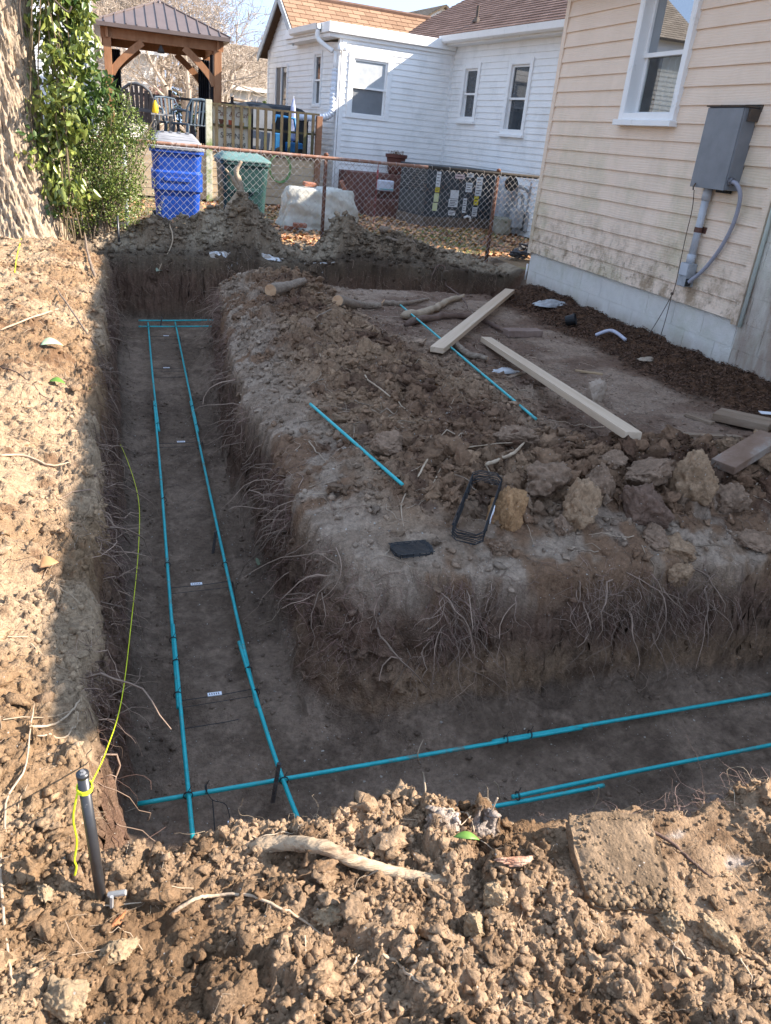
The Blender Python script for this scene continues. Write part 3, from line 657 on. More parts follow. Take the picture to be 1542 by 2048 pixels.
m=MB(); siding(m,f_b,0,2.4,.12,3.12,.105,ops=[(.20,.98,1.82,2.86)],prot=.013); m.build('siding',VIN,nh)
m=MB(); siding(m,f_w,0,6.5,.12,3.36,.105,ops=[(.55,1.09,1.96,2.90),(2.23,2.88,1.78,2.92)],prot=.013); m.build('siding',VIN,nh)
m=MB(); siding(m,f_g,0,4.68,.12,4.2,.105,ops=[(.62,1.55,.95,2.80),(3.28,3.72,1.95,2.93)],top=lambda z:(0,4.68) if z<3.12 else ((z-3.2)/.88,2.32-(z-3.2)/.76),prot=.013); m.build('siding',VIN,nh)
for f,u in ((f_b,0),(f_b,2.37),(f_g,4.66),(f_g,0)):
    m=MB(); fbox(m,f,u-.03,u+.055,.1,3.12,-.01,.022+.001*u); m.build('corner_trim',WHITE,nh)
window(nh,f_b,.22,.96,1.84,2.84,cas=.09,proud=.03,rec=.03,sill=False,meet=.5,up=BLIND,low=mk('shaded_blind',(.16,.17,.18),(.21,.22,.23),scale=3,rough=.5))
window(nh,f_w,.57,1.07,1.98,2.88,cas=.085,proud=.035,rec=.04,sill=True)
window(nh,f_w,2.25,2.86,1.80,2.90,cas=.085,proud=.035,rec=.04,sill=True)
window(nh,f_g,3.30,3.70,1.97,2.91,cas=.05,proud=.03,rec=.03,sill=False)
sl=MB(); framebox(sl,f_g,.62,1.55,.95,2.80,.06,.0,.03); fbox(sl,f_g,1.06,1.11,1.0,2.76,.0,.028); slo=sl.build('sliding_door',WHITE,nh)
m=MB(); fbox(m,f_g,.66,1.07,1.0,2.76,-.02,.004); m.build('pane',mk('door_screen',(.12,.115,.11),(.16,.15,.145),rough=.6),slo)
m=MB(); fbox(m,f_g,1.09,1.51,1.0,2.76,-.02,.0); m.build('pane',GLASS,slo)
# flat roof of the bump with fascia, gutter
m=MB(); fbox(m,f_b,-.30,2.40,3.12,3.19,-2.6,.05); fbox(m,f_b,-.34,2.38,3.19,3.36,-2.6,.11); m.build('flat_roof',WHITE,nh,bevel=.01)
m=MB(); 
for (a,b) in ((.3,2.0),):
    pr=[(-.0,-.0),(-.0,-.10),(.05,-.12),(.10,-.09),(.12,-.0),(.10,-.0),(.085,-.08),(.05,-.10),(.015,-.085),(.015,0)]
    for k in range(len(pr)):
        p0=pr[k];p1=pr[(k+1)%len(pr)]
        m.quad(q(-2.74-p0[0],a,3.34+p0[1]),q(-2.74-p1[0],a,3.34+p1[1]),q(-2.74-p1[0],b,3.34+p1[1]),q(-2.74-p0[0],b,3.34+p0[1]))
m.build('gutter',WHITE,nh)
m=MB(); m.tube(cr([q(-2.80,.34,3.23),q(-2.80,.34,3.10),q(-2.70,.25,3.0),q(-2.56,.12,2.90)]),.045,10); m.tube([q(-2.50,.1,2.9),q(-2.50,.1,2.55)],.045,10); 
ds=m.build('downspout',WHITE,nh,smooth=True)
pts=cr([q(-2.50,.1,2.6),q(-2.52,.08,2.2),q(-2.56,.02,1.86),q(-2.75,.1,1.74),q(-3.1,.5,1.72),q(-3.3,.7,1.68)],16)
rr=[.066+.010*math.sin(i*1.9) for i in range(len(pts))]
m=MB(); m.tube(pts,rr,12); m.build('corrugated_hose',mk('corrugated_white_plastic',(.62,.65,.70),(.72,.74,.78),scale=8,rough=.4),ds,smooth=True)
m=MB(); 
for s_ in (-.05,.06):
    m.lathe([(.02,0),(.045,-.03),(.055,-.10),(.05,-.11),(.0,-.11)],c=tuple(q(-2.45+s_,-.10,3.02)),n=12)
m.build('floodlight',WHITE,nh,smooth=True)
# gabled rear roof (ridge along u) and wing roof
zE=3.20; zR=4.12
roofplane('roof',SH1,nh,[q(-2.62,2.20,zE),q(2.6,2.20,zE),q(2.6,3.42,zR),q(-2.62,3.42,zR)])
roofplane('roof',SH1,nh,[q(2.6,4.95,zE-.2),q(-2.62,4.95,zE-.2),q(-2.62,3.42,zR),q(2.6,3.42,zR)])
m=MB(); m.bar(q(-2.66,2.20,zE-.07),q(-2.66,3.44,zR-.05),.03,.14); m.bar(q(-2.66,3.40,zR-.05),q(-2.66,4.95,zE-.27),.03,.14); m.build('fascia',mk('grey_fascia',(.35,.37,.38),(.45,.47,.48),rough=.6),nh)
m=MB(); m.tube([q(-2.64,3.42,zR+.02),q(1.6,3.42,zR+.02)],.05,6); m.build('ridge_cap',mk('ridge_shingle',(.12,.07,.05),(.17,.10,.07),rough=.9),nh)
roofplane('roof',SH2,nh,[q(-.28,-6.6,3.40),q(-.28,3.4,3.40),q(3.6,3.4,5.55),q(3.6,-6.6,5.55)])
m=MB(); fbox(m,f_w,-.02,6.5,3.26,3.39,.0,.25); m.build('soffit',WHITE,nh)
m=MB()
pr=[(0,0),(0,-.10),(-.06,-.13),(-.11,-.10),(-.13,.0),(-.11,0),(-.1,-.08),(-.06,-.11),(-.02,-.09),(-.02,0)]
for k in range(len(pr)):
    p0=pr[k];p1=pr[(k+1)%len(pr)]
    m.quad(q(-.27+p0[0],-6.6,3.41+p0[1]),q(-.27+p1[0],-6.6,3.41+p1[1]),q(-.27+p1[0],-.02,3.41+p1[1]),q(-.27+p0[0],-.02,3.41+p0[1]))
m.build('gutter',WHITE,nh)
m=MB(); m.tube([q(.30,-.2,3.60),q(.30,-.2,4.0)],.03,8); m.lathe([(.10,0),(.04,.08)],c=tuple(q(.30,-.2,3.72)),n=10); m.build('vent_pipe',DKG,nh)
m=MB(); m.box(0,0,0,0,0,0) if False else None
bx=MB()
for (u0,u1,v0,v1,z1) in ((-2.35,6,.02,4.6,3.15),(.03,6,-6.4,.1,3.3)):
    vs=[q(u0,v0,.1),q(u1,v0,.1),q(u1,v1,.1),q(u0,v1,.1),q(u0,v0,z1),q(u1,v0,z1),q(u1,v1,z1),q(u0,v1,z1)]
    if v0>0:  # leave room for the recessed windows
        vs=[q(u0+.12,v0+.12,.1),q(u1,v0+.12,.1),q(u1,v1,.1),q(u0+.12,v1,.1),q(u0+.12,v0+.12,z1),q(u1,v0+.12,z1),q(u1,v1,z1),q(u0+.12,v1,z1)]
    else:
        vs=[q(u0+.12,v0,.1),q(u1,v0,.1),q(u1,v1,.1),q(u0+.12,v1,.1),q(u0+.12,v0,z1),q(u1,v0,z1),q(u1,v1,z1),q(u0+.12,v1,z1)]
    bx.add(vs,[(0,3,2,1),(4,5,6,7),(0,1,5,4),(1,2,6,5),(2,3,7,6),(3,0,4,7)])
bx.build('inner_wall',mk('dark_room',(.03,.03,.03),(.04,.04,.04)),nh)
# ---------------- three farther houses
def farhouse(label,O2,ang,w,d,ze,rise,mw,mr,over=.25,c=.12):
    a=R_(ang); u=Vector((math.cos(a),math.sin(a),0)); v=Vector((-math.sin(a),math.cos(a),0)); O2=Vector(O2)
    h=thing('house',label,'house',O2)
    Q=lambda x,y,z:O2+u*x+v*y+Vector((0,0,z))
    m=MB(); siding(m,Fr(Q(0,0,0),u,-v),0,w,.0,ze,c); siding(m,Fr(Q(0,d,0),-v,-u),0,d,0,ze,c); siding(m,Fr(Q(w,0,0),v,u),0,d,0,ze,c)
    m.build('siding',mw,h)
    return h,Q
ROOFS=[]
h,Q=farhouse('white sided house behind the gazebo with a dark window and grey brown roof',P(452,235,y=31)-Vector((.6,0,1.6)),4,7.5,6,2.62,1.6,VIN,SH3)
h2=h
roofplane('roof',SH3,h,[Q(-.3,-.35,2.6),Q(7.8,-.35,2.6),Q(7.8,3,4.1),Q(-.3,3,4.1)]); roofplane('roof',SH3,h,[Q(7.8,6.35,2.6),Q(-.3,6.35,2.6),Q(-.3,3,4.1),Q(7.8,3,4.1)])
m=MB(); m.bar(Q(-.3,-.37,2.55),Q(7.8,-.37,2.55),.04,.12); m.build('fascia',WHITE,h)
ff=Fr(Q(0,0,0),Vector((math.cos(R_(4)),math.sin(R_(4)),0)),Vector((math.sin(R_(4)),-math.cos(R_(4)),0)))
m=MB(); fbox(m,ff,1.45,1.85,1.4,2.2,.0,.04); wf=m.build('window',mk('brown_window',(.22,.15,.12),(.28,.2,.15)),h); m=MB(); fbox(m,ff,1.50,1.80,1.45,2.15,.03,.045); m.build('pane',GLASS,wf)

h,Q=farhouse('pale house seen through the gazebo behind the adirondack chair',(-6.2,26,.1),2,7.45,6,3.0,1.6,VIN,SH3)
roofplane('roof',SH3,h,[Q(-.3,-.35,3.0),Q(7.7,-.35,3.0),Q(7.7,3,5.0),Q(-.3,3,5.0)]); roofplane('roof',SH3,h,[Q(7.7,6.35,3.0),Q(-.3,6.35,3.0),Q(-.3,3,5.0),Q(7.7,3,5.0)])
m=MB(); m.bar(Q(-.3,-.37,2.95),Q(7.7,-.37,2.95),.08,.12); m.build('fascia',WHITE,h)
h,Q=farhouse('white house half hidden behind the climbing vine at the left',(-6.4,22.2,.1),0,6.0,5,4.6,1.6,VIN,SH3)
m=MB(); m.box(-.52,-.36,22.12,22.19,.1,4.7); m.build('corner_trim',WHITE,h)
roofplane('roof',SH3,h,[Q(-.3,-.35,4.6),Q(6.2,-.35,4.6),Q(6.2,2.5,6.2),Q(-.3,2.5,6.2)])
a_=P(893,12,y=34); h,Q=farhouse('white gable of a distant house peeking over the brown roofs',(a_.x-3,34,.1),7,6,8,a_.z-1.9,1.6,VIN,SH3)
zt=a_.z-.1; m=MB(); m.add([Q(0,-.01,zt-1.8),Q(6,-.01,zt-1.8),Q(3,-.01,zt)],[(0,1,2)]); m.build('gable_wall',VIN,h)
roofplane('roof',SH3,h,[Q(-.4,8,zt-2.0),Q(-.4,-.3,zt-2.0),Q(3,-.3,zt+.06),Q(3,8,zt+.06)]); roofplane('roof',SH3,h,[Q(6.4,-.3,zt-2.0),Q(6.4,8,zt-2.0),Q(3,8,zt+.06),Q(3,-.3,zt+.06)])
# ================================================================ FENCE, YARD THINGS
RUST=mk('rusty_pipe',(.22,.10,.06),(.34,.19,.13),scale=22,rough=.8,c3=(.40,.32,.28),s3=9,t3=(.5,.7),bump=.4,bscale=90)
DRUST=mk('dark_rust_post',(.11,.05,.035),(.20,.09,.05),scale=18,rough=.85,bump=.4)
GALV=mk('galvanised_wire',(.40,.38,.36),(.55,.53,.50),scale=30,rough=.5,metal=.3,c3=(.30,.17,.10),s3=6,t3=(.5,.65))
PALEP=mk('pale_painted_post',(.55,.60,.62),(.68,.72,.74),scale=20,rough=.6,c3=(.3,.3,.28),s3=12,t3=(.6,.7))
FY=10.55; FZ=1.205; FB=.06
fence=thing('chain_link_fence','rusty chain link fence crossing the back of the dug up lot','fence',(2.5,FY,FB))
m=MB()
m.tube([(-1.6,FY,FZ),(.1,FY,FZ),(2.55,FY,FZ+.004),(6.0,FY,FZ)],.021,10); m.build('top_rail',RUST,fence,smooth=True)
m=MB(); m.tube([(3.9,FY,FZ+.001),(6.0,FY,FZ)],.0235,10); m.build('rail_sleeve',mk('blackened_rail',(.03,.025,.02),(.06,.05,.04),scale=30,rough=.9),fence,smooth=True)
for x,mt in ((.10,PALEP),(2.53,DRUST),(4.93,DRUST)):
    m=MB(); m.tube([(x,FY+.02,-.05),(x,FY+.02,FZ+.03)],.024,10); m.lathe([(.03,0),(.03,.02),(.012,.035)],c=(x,FY+.02,FZ+.03),n=10); m.build('post',mt,fence,smooth=True)
# woven diamonds: zig-zag wires
def fence_wires(x0,x1,z0,z1,pitch):
    m=MB(); h=pitch/2; nrow=int((z1-z0)/h); n=int((x1-x0)/h)
    for k in range(n):
        a=x0+k*h; b=a+h
        if k%2: a,b=b,a
        m.tube([((a if i%2==0 else b)+(-.0015 if (i+k)%2 else .0015),FY-.03+(.003 if i%2 else -.003),z0+i*h) for i in range(nrow+1)],.0027,4,cap=False)
    return m
fence_wires(-1.5,5.95,FB,FZ+.03,.084).build('wire_mesh',GALV,fence)
m=MB()
for i in range(26):
    x=-1.3+i*.25; m.tube([(x,FY-.03,FZ-.03),(x+.003,FY-.026,FZ+.02),(x+.006,FY+.02,FZ+.026),(x+.006,FY+.026,FZ-.02)],.0025,4)
m.build('tie_wire',GALV,fence)
# ---- wheeled bins
BLUE=mk('blue_plastic',(.008,.055,.34),(.014,.08,.42),scale=4,rough=.42,spec=.5)
TEAL=mk('dark_teal_plastic',(.012,.045,.041),(.022,.065,.06),scale=4,rough=.5,spec=.45)
TEALL=mk('pale_teal_lid',(.08,.155,.145),(.13,.22,.20),scale=5,rough=.6)
GLID=mk('weathered_grey_lid',(.20,.20,.21),(.34,.34,.35),scale=14,rough=.65,stretch=(.3,4,4),c3=(.12,.12,.13),s3=8,t3=(.5,.62))
BLKP=mk('black_rubber',(.02,.02,.02),(.03,.03,.03),rough=.7)
def shell(mb,secs,n=4):
    """secs: list of (z,w,d,yoff) rounded rectangles"""
    N=24; base=len(mb.v)
    for (z,w,d,yo) in secs:
        r=min(w,d)*.14
        for j in range(N):
            qd=j//6; t=(j%6)/5*math.pi/2+qd*math.pi/2
            cx=(w/2-r)*(1 if qd in (0,3) else -1); cy=(d/2-r)*(1 if qd in (0,1) else -1)
            mb.v.append((cx+r*math.cos(t),yo+cy+r*math.sin(t),z))
    for i in range(len(secs)-1):
        for j in range(N):
            a=base+i*N+j;b=base+i*N+(j+1)%N; mb.f.append((a,b,b+N,a+N))
    mb.f.append(tuple(base+j for j in range(N))[::-1]); mb.f.append(tuple(base+(len(secs)-1)*N+j for j in range(N)))
def bin_(label,loc,rz,mb_,ml,lidw,H=1.05,w=.60,d=.66,band=True):
    b=thing('wheeled_bin',label,'trash bin',loc,rz)
    T=wmat(b)
    def bl(m,name,mat,par=None,**k):
        m.v=[tuple(T@Vector(v)) for v in m.v]; return m.build(name,mat,par or b,**k)
    m=MB(); s=[(.03,w*.80,d*.72,.03),(.10,w*.83,d*.76,.02)]
    if band: s+=[(H*.50,w*.90,d*.88,.0),(H*.52,w*.99,d*.95,0),(H*.72,w*1.0,d*.97,0),(H*.74,w*.93,d*.92,0)]
    s+=[(H*.93,w*.97,d*.97,0),(H*.935,w*1.05,d*1.03,0),(H*.97,w*1.05,d*1.03,0)]
    shell(m,s); bl(m,'body',mb_,smooth=False,bevel=.006)
    m=MB(); shell(m,[(H*.975,w*1.08,d*1.06,0),(H*1.0,w*1.08,d*1.06,0),(H*(1.04+.05*lidw),w*.86,d*.70,.08),(H*(1.06+.09*lidw),w*.66,d*.45,.12)])
    lid=bl(m,'lid',ml,bevel=.008)
    m=MB()
    for k in range(4): m.box(-w*.27+k*w*.16,-w*.27+k*w*.16+.03,-d*.08,d*.30,H*(1.06+.09*lidw)-.004,H*(1.06+.09*lidw)+.012)
    bl(m,'lid_rib',ml,par=lid)
    m=MB(); m.tube([(-w*.36,d*.58,H*.94),(w*.36,d*.58,H*.94)],.016,10); m.box(-w*.40,-w*.34,d*.45,d*.6,H*.90,H*.97); m.box(w*.34,w*.40,d*.45,d*.6,H*.90,H*.97); bl(m,'handle',mb_)
    for sx in (-1,1):
        m=MB(); m.tube([(sx*(w*.42),d*.40,.12),(sx*(w*.50),d*.40,.12)],.12,20); bl(m,'wheel',BLKP)
    m=MB(); m.box(-w*.26,w*.26,-d*.50,-d*.46,H*.62,H*.67)
    bl(m,'grab_ledge',mb_,bevel=.008)
    return b
bin_('blue recycling bin with a weathered grey lid behind the fence',(.75,11.45,.10),R_(-2),BLUE,GLID,1,H=1.06,w=.64,d=.70)
bin_('dark teal trash bin with a pale teal lid behind the fence',(1.60,11.45,.06),R_(3),TEAL,TEALL,.2,H=1.02,w=.62,d=.66,band=False)
# ---- covered box
CLOTH=mk('pale_cloth_cover',(.42,.40,.34),(.56,.54,.47),scale=6,rough=.55,bump=2,bscale=9)
def clothbox(cx,cy,w,d,h,z0):
    nu=90;nz=24; V=[];F=[]
    per=[]
    for i in range(nu):
        t=i/nu*2*math.pi; c=math.cos(t); s=math.sin(t); k=1/ (abs(c)**5+abs(s)**5)**.2
        per.append((c*k*w/2,s*k*d/2,t))
    for j in range(nz+1):
        z=j/nz
        for (x,y,t) in per:
            fold=.040*math.sin(t*9+2*math.sin(t*3)+z*2)*(1-z*.6)+.022*math.sin(t*23+1+z*3)*(1-z*.5)+.02*math.sin(t*5+z*9)+.045*float(fbm(np.array([math.cos(t)*3+z*2]),np.array([math.sin(t)*3+z*5]),77,3)[0]); sp=1+.16*(1-z)**1.2
            k=1 if z<.9 else 1-(z-.9)*.6
            rr=math.hypot(x,y); V.append((cx+x*sp*k+fold*x/rr,cy+y*sp*k+fold*y/rr,z0+h*min(z,1)*(1-.03*math.sin(t*3+1)*(z))))
    for j in range(nz):
        for i in range(nu): a=j*nu+i;b=j*nu+(i+1)%nu; F.append((a,b,b+nu,a+nu))
    # sagging top
    last=nz*nu; rings=[last]
    for r_i,k in enumerate((.8,.5,.2)):
        st=len(V)
        for (x,y,t) in per: V.append((cx+x*.94*k,cy+y*.94*k,z0+h-.02*(1-k)+.012*math.sin(7*x+4*t)))
        pr=rings[-1]
        for i in range(nu): F.append((pr+i,pr+(i+1)%nu,st+(i+1)%nu,st+i))
        rings.append(st)
    F.append(tuple(rings[-1]+i for i in range(nu)))
    m=MB(); m.v=V;m.f=F; return m
tag(clothbox(3.02,12.9,1.02,.62,.62,.08).build('cloth_cover',CLOTH,smooth=True),'box hidden under a draped pale cloth cover behind the fence','cover')
BRICK=mk('red_brick',(.26,.10,.06),(.36,.16,.10),scale=18,rough=.9,bump=.8,bscale=70)
def brick(loc,rot,label,grp='loose bricks around the covered box',mat=None,s=(.2,.09,.057),name='brick',cat='brick'):
    m=MB(); m.box(-s[0]/2,s[0]/2,-s[1]/2,s[1]/2,-s[2]/2,s[2]/2)
    o=m.build(name,mat or BRICK,bevel=min(s)*.08); o.location=loc; o.rotation_euler=rot; return tag(o,label,cat,grp)
brick((2.86,12.95,.745),(.2,.05,.3),'red brick lying on the left of the cloth cover')
brick((3.38,12.85,.75),(.3,1.1,.2),'pinkish brick standing on the right end of the cloth cover')
brick((2.50,12.5,.13),(0,.1,.5),'red brick on the ground left of the cloth cover')
brick((2.62,12.42,.19),(.1,.0,.1),'broken red brick stacked at the front left foot of the cloth cover')
# ---- deck with railing
OLDW=mk('mossy_old_wood',(.06,.045,.028),(.12,.095,.058),scale=10,rough=.9,stretch=(1,1,.3),c3=(.10,.115,.035),s3=5,t3=(.5,.68),bump=.5)
REDW=mk('reddish_deck_wood',(.22,.105,.06),(.32,.17,.10),scale=9,rough=.85,stretch=(1,1,.25),bump=.4)
TANW=mk('tan_deck_board',(.40,.30,.19),(.52,.41,.28),scale=8,rough=.85,stretch=(.3,1,3),bump=.4)
DARKW=mk('dark_stained_wood',(.035,.03,.028),(.07,.06,.055),scale=8,rough=.8)
DY=16.3; DZ=.98
deck=thing('wooden_deck','raised wooden deck with a mossy picket railing beside the white house','deck',(1.5,DY,.1))
m=MB()
for i in range(26): m.box(-2.6,3.72,DY+i*.145,DY+i*.145+.138,DZ-.03,DZ)
m.build('floor',REDW,deck)
m=MB()
for i in range(6):
    m.box(-2.6,3.7,DY-.03-.002*i,DY-.005,.14+i*.14,.14+i*.14+.132)
m.build('skirt',TANW,deck)
m=MB(); m.box(1.70,3.72,DY-.075,DY+.03,1.765,1.80); m.build('rail',OLDW,deck)
m=MB(); m.box(1.72,3.7,DY-.05,DY-.01,1.42,1.46); m.build('rail',OLDW,deck)
m=MB(); m.box(1.72,3.7,DY-.05,DY-.01,1.01,1.06); m.build('rail',OLDW,deck)
for i in range(13):
    x=1.80+i*.150; m=MB(); m.box(x-.026,x+.026,DY-.085,DY-.05,.99,1.775); m.build('baluster',OLDW,deck)
for x,mt,zt in ((1.66,mk('pale_post',(.50,.48,.36),(.6,.58,.46),rough=.8,c3=(.2,.25,.08),s3=6,t3=(.45,.6)),1.84),(3.72,REDW,1.76),(-2.5,OLDW,1.8)):
    m=MB(); m.box(x-.055,x+.055,DY-.10,DY+.02,.1,zt); m.build('post',mt,deck,bevel=.004)
m=MB()
for z in (1.85,1.35): m.box(-1.6,2.9,DY+3.62,DY+3.66,z,z+.05)
m.build('rail',DARKW,deck)
for i in range(10):
    x=-1.5+i*.45; m=MB(); m.box(x-.03,x+.03,DY+3.60,DY+3.68,DZ,2.02 if i%3==0 else 1.87); m.build('baluster',DARKW,deck)
# ---- sign board fixed to the railing
SIGNW=mk('cream_sign',(.60,.56,.46),(.70,.66,.56),scale=6,rough=.8)
SBR=mk('sign_brown',(.16,.06,.035),rough=.8); SDK=mk('sign_dark',(.06,.05,.045),rough=.8); SOR=mk('sign_orange',(.45,.09,.04),(.5,.12,.06),rough=.7); SYE=mk('sign_tan',(.50,.34,.12),rough=.7)
sg=thing('sign','cream board sign with brown writing behind the deck pickets','sign',(2.05,DY+.03,1.05))
m=MB(); m.box(1.74,2.42,DY+.0,DY+.018,1.02,1.755); m.build('board',SIGNW,sg)
def text(s,loc,size,mat,parent,name='lettering',rot=(math.pi/2,0,0),shear=0,ext=.002,sx=1):
    c=bpy.data.curves.new(name,'FONT'); c.body=s; c.size=size; c.extrude=ext; c.shear=shear; c.align_x='CENTER'; c.resolution_u=3
    o=bpy.data.objects.new(name,c); COL.objects.link(o); o.rotation_euler=rot; o.location=loc; o.scale=(sx,1,1)
    bpy.context.view_layer.update(); dg=bpy.context.evaluated_depsgraph_get()
    me=bpy.data.meshes.new_from_object(o.evaluated_get(dg)); mw=o.matrix_world.copy(); bpy.data.objects.remove(o)
    me.transform(wmat(parent).inverted()@mw); me.materials.clear()
    return link(name,me,mat,parent)
y_=DY-.004
text('Pair & Craft',(2.10,y_,1.60),.125,SBR,sg,shear=.35)
text('SIPPING',(2.10,y_,1.235),.13,SDK,sg)
text('Getting &',(2.12,y_,1.10),.11,SDK,sg,shear=.35)
m=MB(); m.box(2.02,2.13,y_,y_+.003,1.41,1.54); m.build('cup_mark',SOR,sg)
m=MB(); m.box(2.22,2.31,y_,y_+.003,1.40,1.52); m.build('cup_mark',SYE,sg)
m=MB(); m.add([(1.84,y_,1.54),(1.94,y_,1.54),(1.91,y_,1.45),(1.87,y_,1.45),(1.92,y_,1.40),(1.86,y_,1.40)],[(3,2,1,0),(5,4,2,3)]); m.build('glass_mark',SBR,sg)
# ---- things on the deck
DGR=mk('dark_grey_plastic',(.055,.058,.062),(.09,.092,.096),scale=9,rough=.6)
NAVY=mk('slate_blue_plastic',(.05,.075,.10),(.08,.11,.14),scale=8,rough=.55)
def adirondack(label,loc,rz,mat):
    t=thing('adirondack_chair',label,'chair',loc,rz); T=wmat(t)
    def bl(m,n,**k): m.v=[tuple(T@Vector(v)) for v in m.v]; return m.build(n,mat,t,**k)
    for i in range(7):   # fan back (rear side towards +y local -> faces camera with -y)
        a=(i-3)*.095; hgt=.98-.035*(i-3)**2*.55
        m=MB(); m.bar((.062*(i-3),.0,.34),(.062*(i-3)*1.45,-.22,hgt),.066,.018,up=(0,1,0)); bl(m,'slat')
    m=MB(); pts=[(-.29,-.19,.76),(-.24,-.21,.90),(-.12,-.235,.985),(0,-.24,1.01),(.12,-.235,.985),(.24,-.21,.90),(.29,-.19,.76)]; m.tube(pts,.028,6); bl(m,'back_rim',smooth=True)
    m=MB(); m.box(-.27,.27,-.13,-.10,.55,.61); bl(m,'crossbar')
    m=MB()
    for k in range(5): m.box(-.26,.26,.02+k*.1,.10+k*.1,.34+k*.012,.36+k*.012)
    bl(m,'seat')
    for s in (-1,1):
        m=MB(); m.box(s*.33-.055,s*.33+.055,-.12,.55,.56,.585); bl(m,'armrest')
        m=MB(); m.box(s*.30-.03,s*.30+.03,.44,.50,0,.56); bl(m,'leg')
        m=MB(); m.bar((s*.28,-.30,.03),(s*.28,.48,.38),.03,.10); bl(m,'leg')
    return t
adirondack('dark grey adirondack chair seen from behind at the left end of the deck',(.46,17.35,DZ),R_(-8),DGR)
def plastic_chair(label,loc,rz,mat):
    t=thing('patio_chair',label,'chair',loc,rz); T=wmat(t)
    def bl(m,n,**k): m.v=[tuple(T@Vector(v)) for v in m.v]; return m.build(n,mat,t,**k)
    m=MB(); m.box(-.23,.23,-.2,.25,.40,.43); bl(m,'seat',bevel=.01)
    m=MB(); m.tube([(-.26,-.2,.45),(-.27,-.27,.70),(-.20,-.30,.84),(0,-.32,.86),(.20,-.30,.84),(.27,-.27,.70),(.26,-.2,.45)],.022,6)
    for k in range(5): m.bar((-.16+k*.08,-.22,.44),(-.16+k*.08,-.30,.84),.035,.012,up=(0,1,0))
    bl(m,'backrest')
    for s in (-1,1):
        m=MB(); m.tube([(s*.26,-.25,.64),(s*.30,0,.66),(s*.28,.24,.63),(s*.26,.26,.42)],.024,6); bl(m,'armrest',smooth=True)
        for yy in (-.2,.24):
            m=MB(); m.bar((s*.22,yy,.42),(s*.27,yy*1.15,0),.045,.045); bl(m,'leg')
plastic_chair('slate blue patio chair beside the deck post',(1.42,17.1,DZ),R_(30),NAVY)
plastic_chair('slate blue patio chair in the middle of the deck',(1.10,17.9,DZ),R_(200),NAVY)
tb=thing('side_table','small grey side table between the deck chairs','table',(.86,17.3,DZ)); 
m=MB(); m.box(.68,1.08,17.1,17.45,DZ+.52,DZ+.55); m.build('table_top',mk('worn_grey_top',(.25,.25,.24),(.35,.35,.33),rough=.7),tb,bevel=.004)
for sx in (.71,1.05):
    for sy in (17.13,17.42): m=MB(); m.box(sx-.02,sx+.02,sy-.02,sy+.02,DZ,DZ+.52); m.build('leg',DGR,tb)
YEL=mk('yellow_plastic',(.75,.42,.01),(.8,.5,.02),rough=.5)
jg=thing('yellow_jug','yellow plastic jug standing on the small side table','jug',(.76,17.2,DZ+.55)); m=MB(); m.lathe([(.055,0),(.06,.02),(.06,.13),(.03,.18),(.022,.20),(.022,.22)],c=(.76,17.2,DZ+.55),n=14); m.build('body',YEL,jg,smooth=True); m=MB(); m.lathe([(.026,0),(.026,.025)],c=(.76,17.2,DZ+.77),n=12); m.build('cap',DGR,jg)
gr=thing('barbecue_grill','covered barbecue under a black and grey cover behind the pickets','grill',(2.75,17.2,DZ))
m=MB(); shell(m,[(0,1.5,.5,0),(.5,1.5,.5,0),(.80,1.5,.50,0),(.88,1.2,.42,0),(.92,.85,.25,0)]); m.v=[(v[0]+2.95,v[1]+17.3,v[2]+DZ) for v in m.v]; m.build('cover',mk('black_cover',(.015,.017,.02),(.03,.033,.038),scale=5,rough=.5),gr,bevel=.02)
m=MB(); m.box(2.58,3.0,16.97,16.995,DZ+.1,DZ+.82); m.build('cover_panel',mk('grey_cover',(.20,.21,.22),(.28,.29,.30),scale=5,rough=.6),gr)
BL2=mk('bright_blue_plastic',(.02,.13,.32),(.04,.2,.42),scale=6,rough=.4)
mw=thing('lawn_equipment','blue wheeled garden machine stored behind the pickets','garden machine',(3.1,16.75,DZ))
m=MB(); m.tube([(2.95,16.75,DZ+.1),(2.93,16.75,DZ+.55),(3.0,16.8,DZ+.72),(3.35,16.8,DZ+.70),(3.45,16.75,DZ+.15)],.03,8); m.build('frame',BL2,mw,smooth=True)
m=MB(); m.box(2.95,3.10,16.65,16.85,DZ+.0,DZ+.42); m.box(3.2,3.5,16.62,16.9,DZ+.1,DZ+.28); m.build('body',BL2,mw,bevel=.02)
for x in (3.05,3.45): m=MB(); m.tube([(x,16.6,DZ+.09),(x,16.64,DZ+.09)],.09,16); m.build('wheel',BLKP,mw)
um=thing('closed_umbrella','closed blue and white parasol leaning by the sliding door','umbrella',(3.35,16.95,DZ)); m=MB(); m.lathe([(.05,.3),(.09,.35),(.05,.9),(.015,1.05)],c=(3.35,16.95,DZ),n=9); m.build('canopy',mk('blue_white_cloth',(.15,.2,.45),(.6,.62,.7),scale=5,rough=.8),um); m=MB(); m.tube([(3.35,16.95,DZ),(3.35,16.95,DZ+1.1)],.012,8); m.build('pole',WHITE,um)
hs=thing('garden_hose','coil of thin pale green garden hose hung on the deck skirt','hose',(3.05,DY-.06,.9)); m=MB()
for k in range(3): m.tube([(2.98+.2*math.cos(t/24*2*math.pi)+.01*k,DY-.07-.015*k,.80+(.24+.01*k)*math.sin(t/24*2*math.pi)) for t in range(25)],.008,6,cap=False)
m.build('hose',mk('green_hose',(.15,.28,.10),(.2,.35,.14),rough=.5),hs,smooth=True)
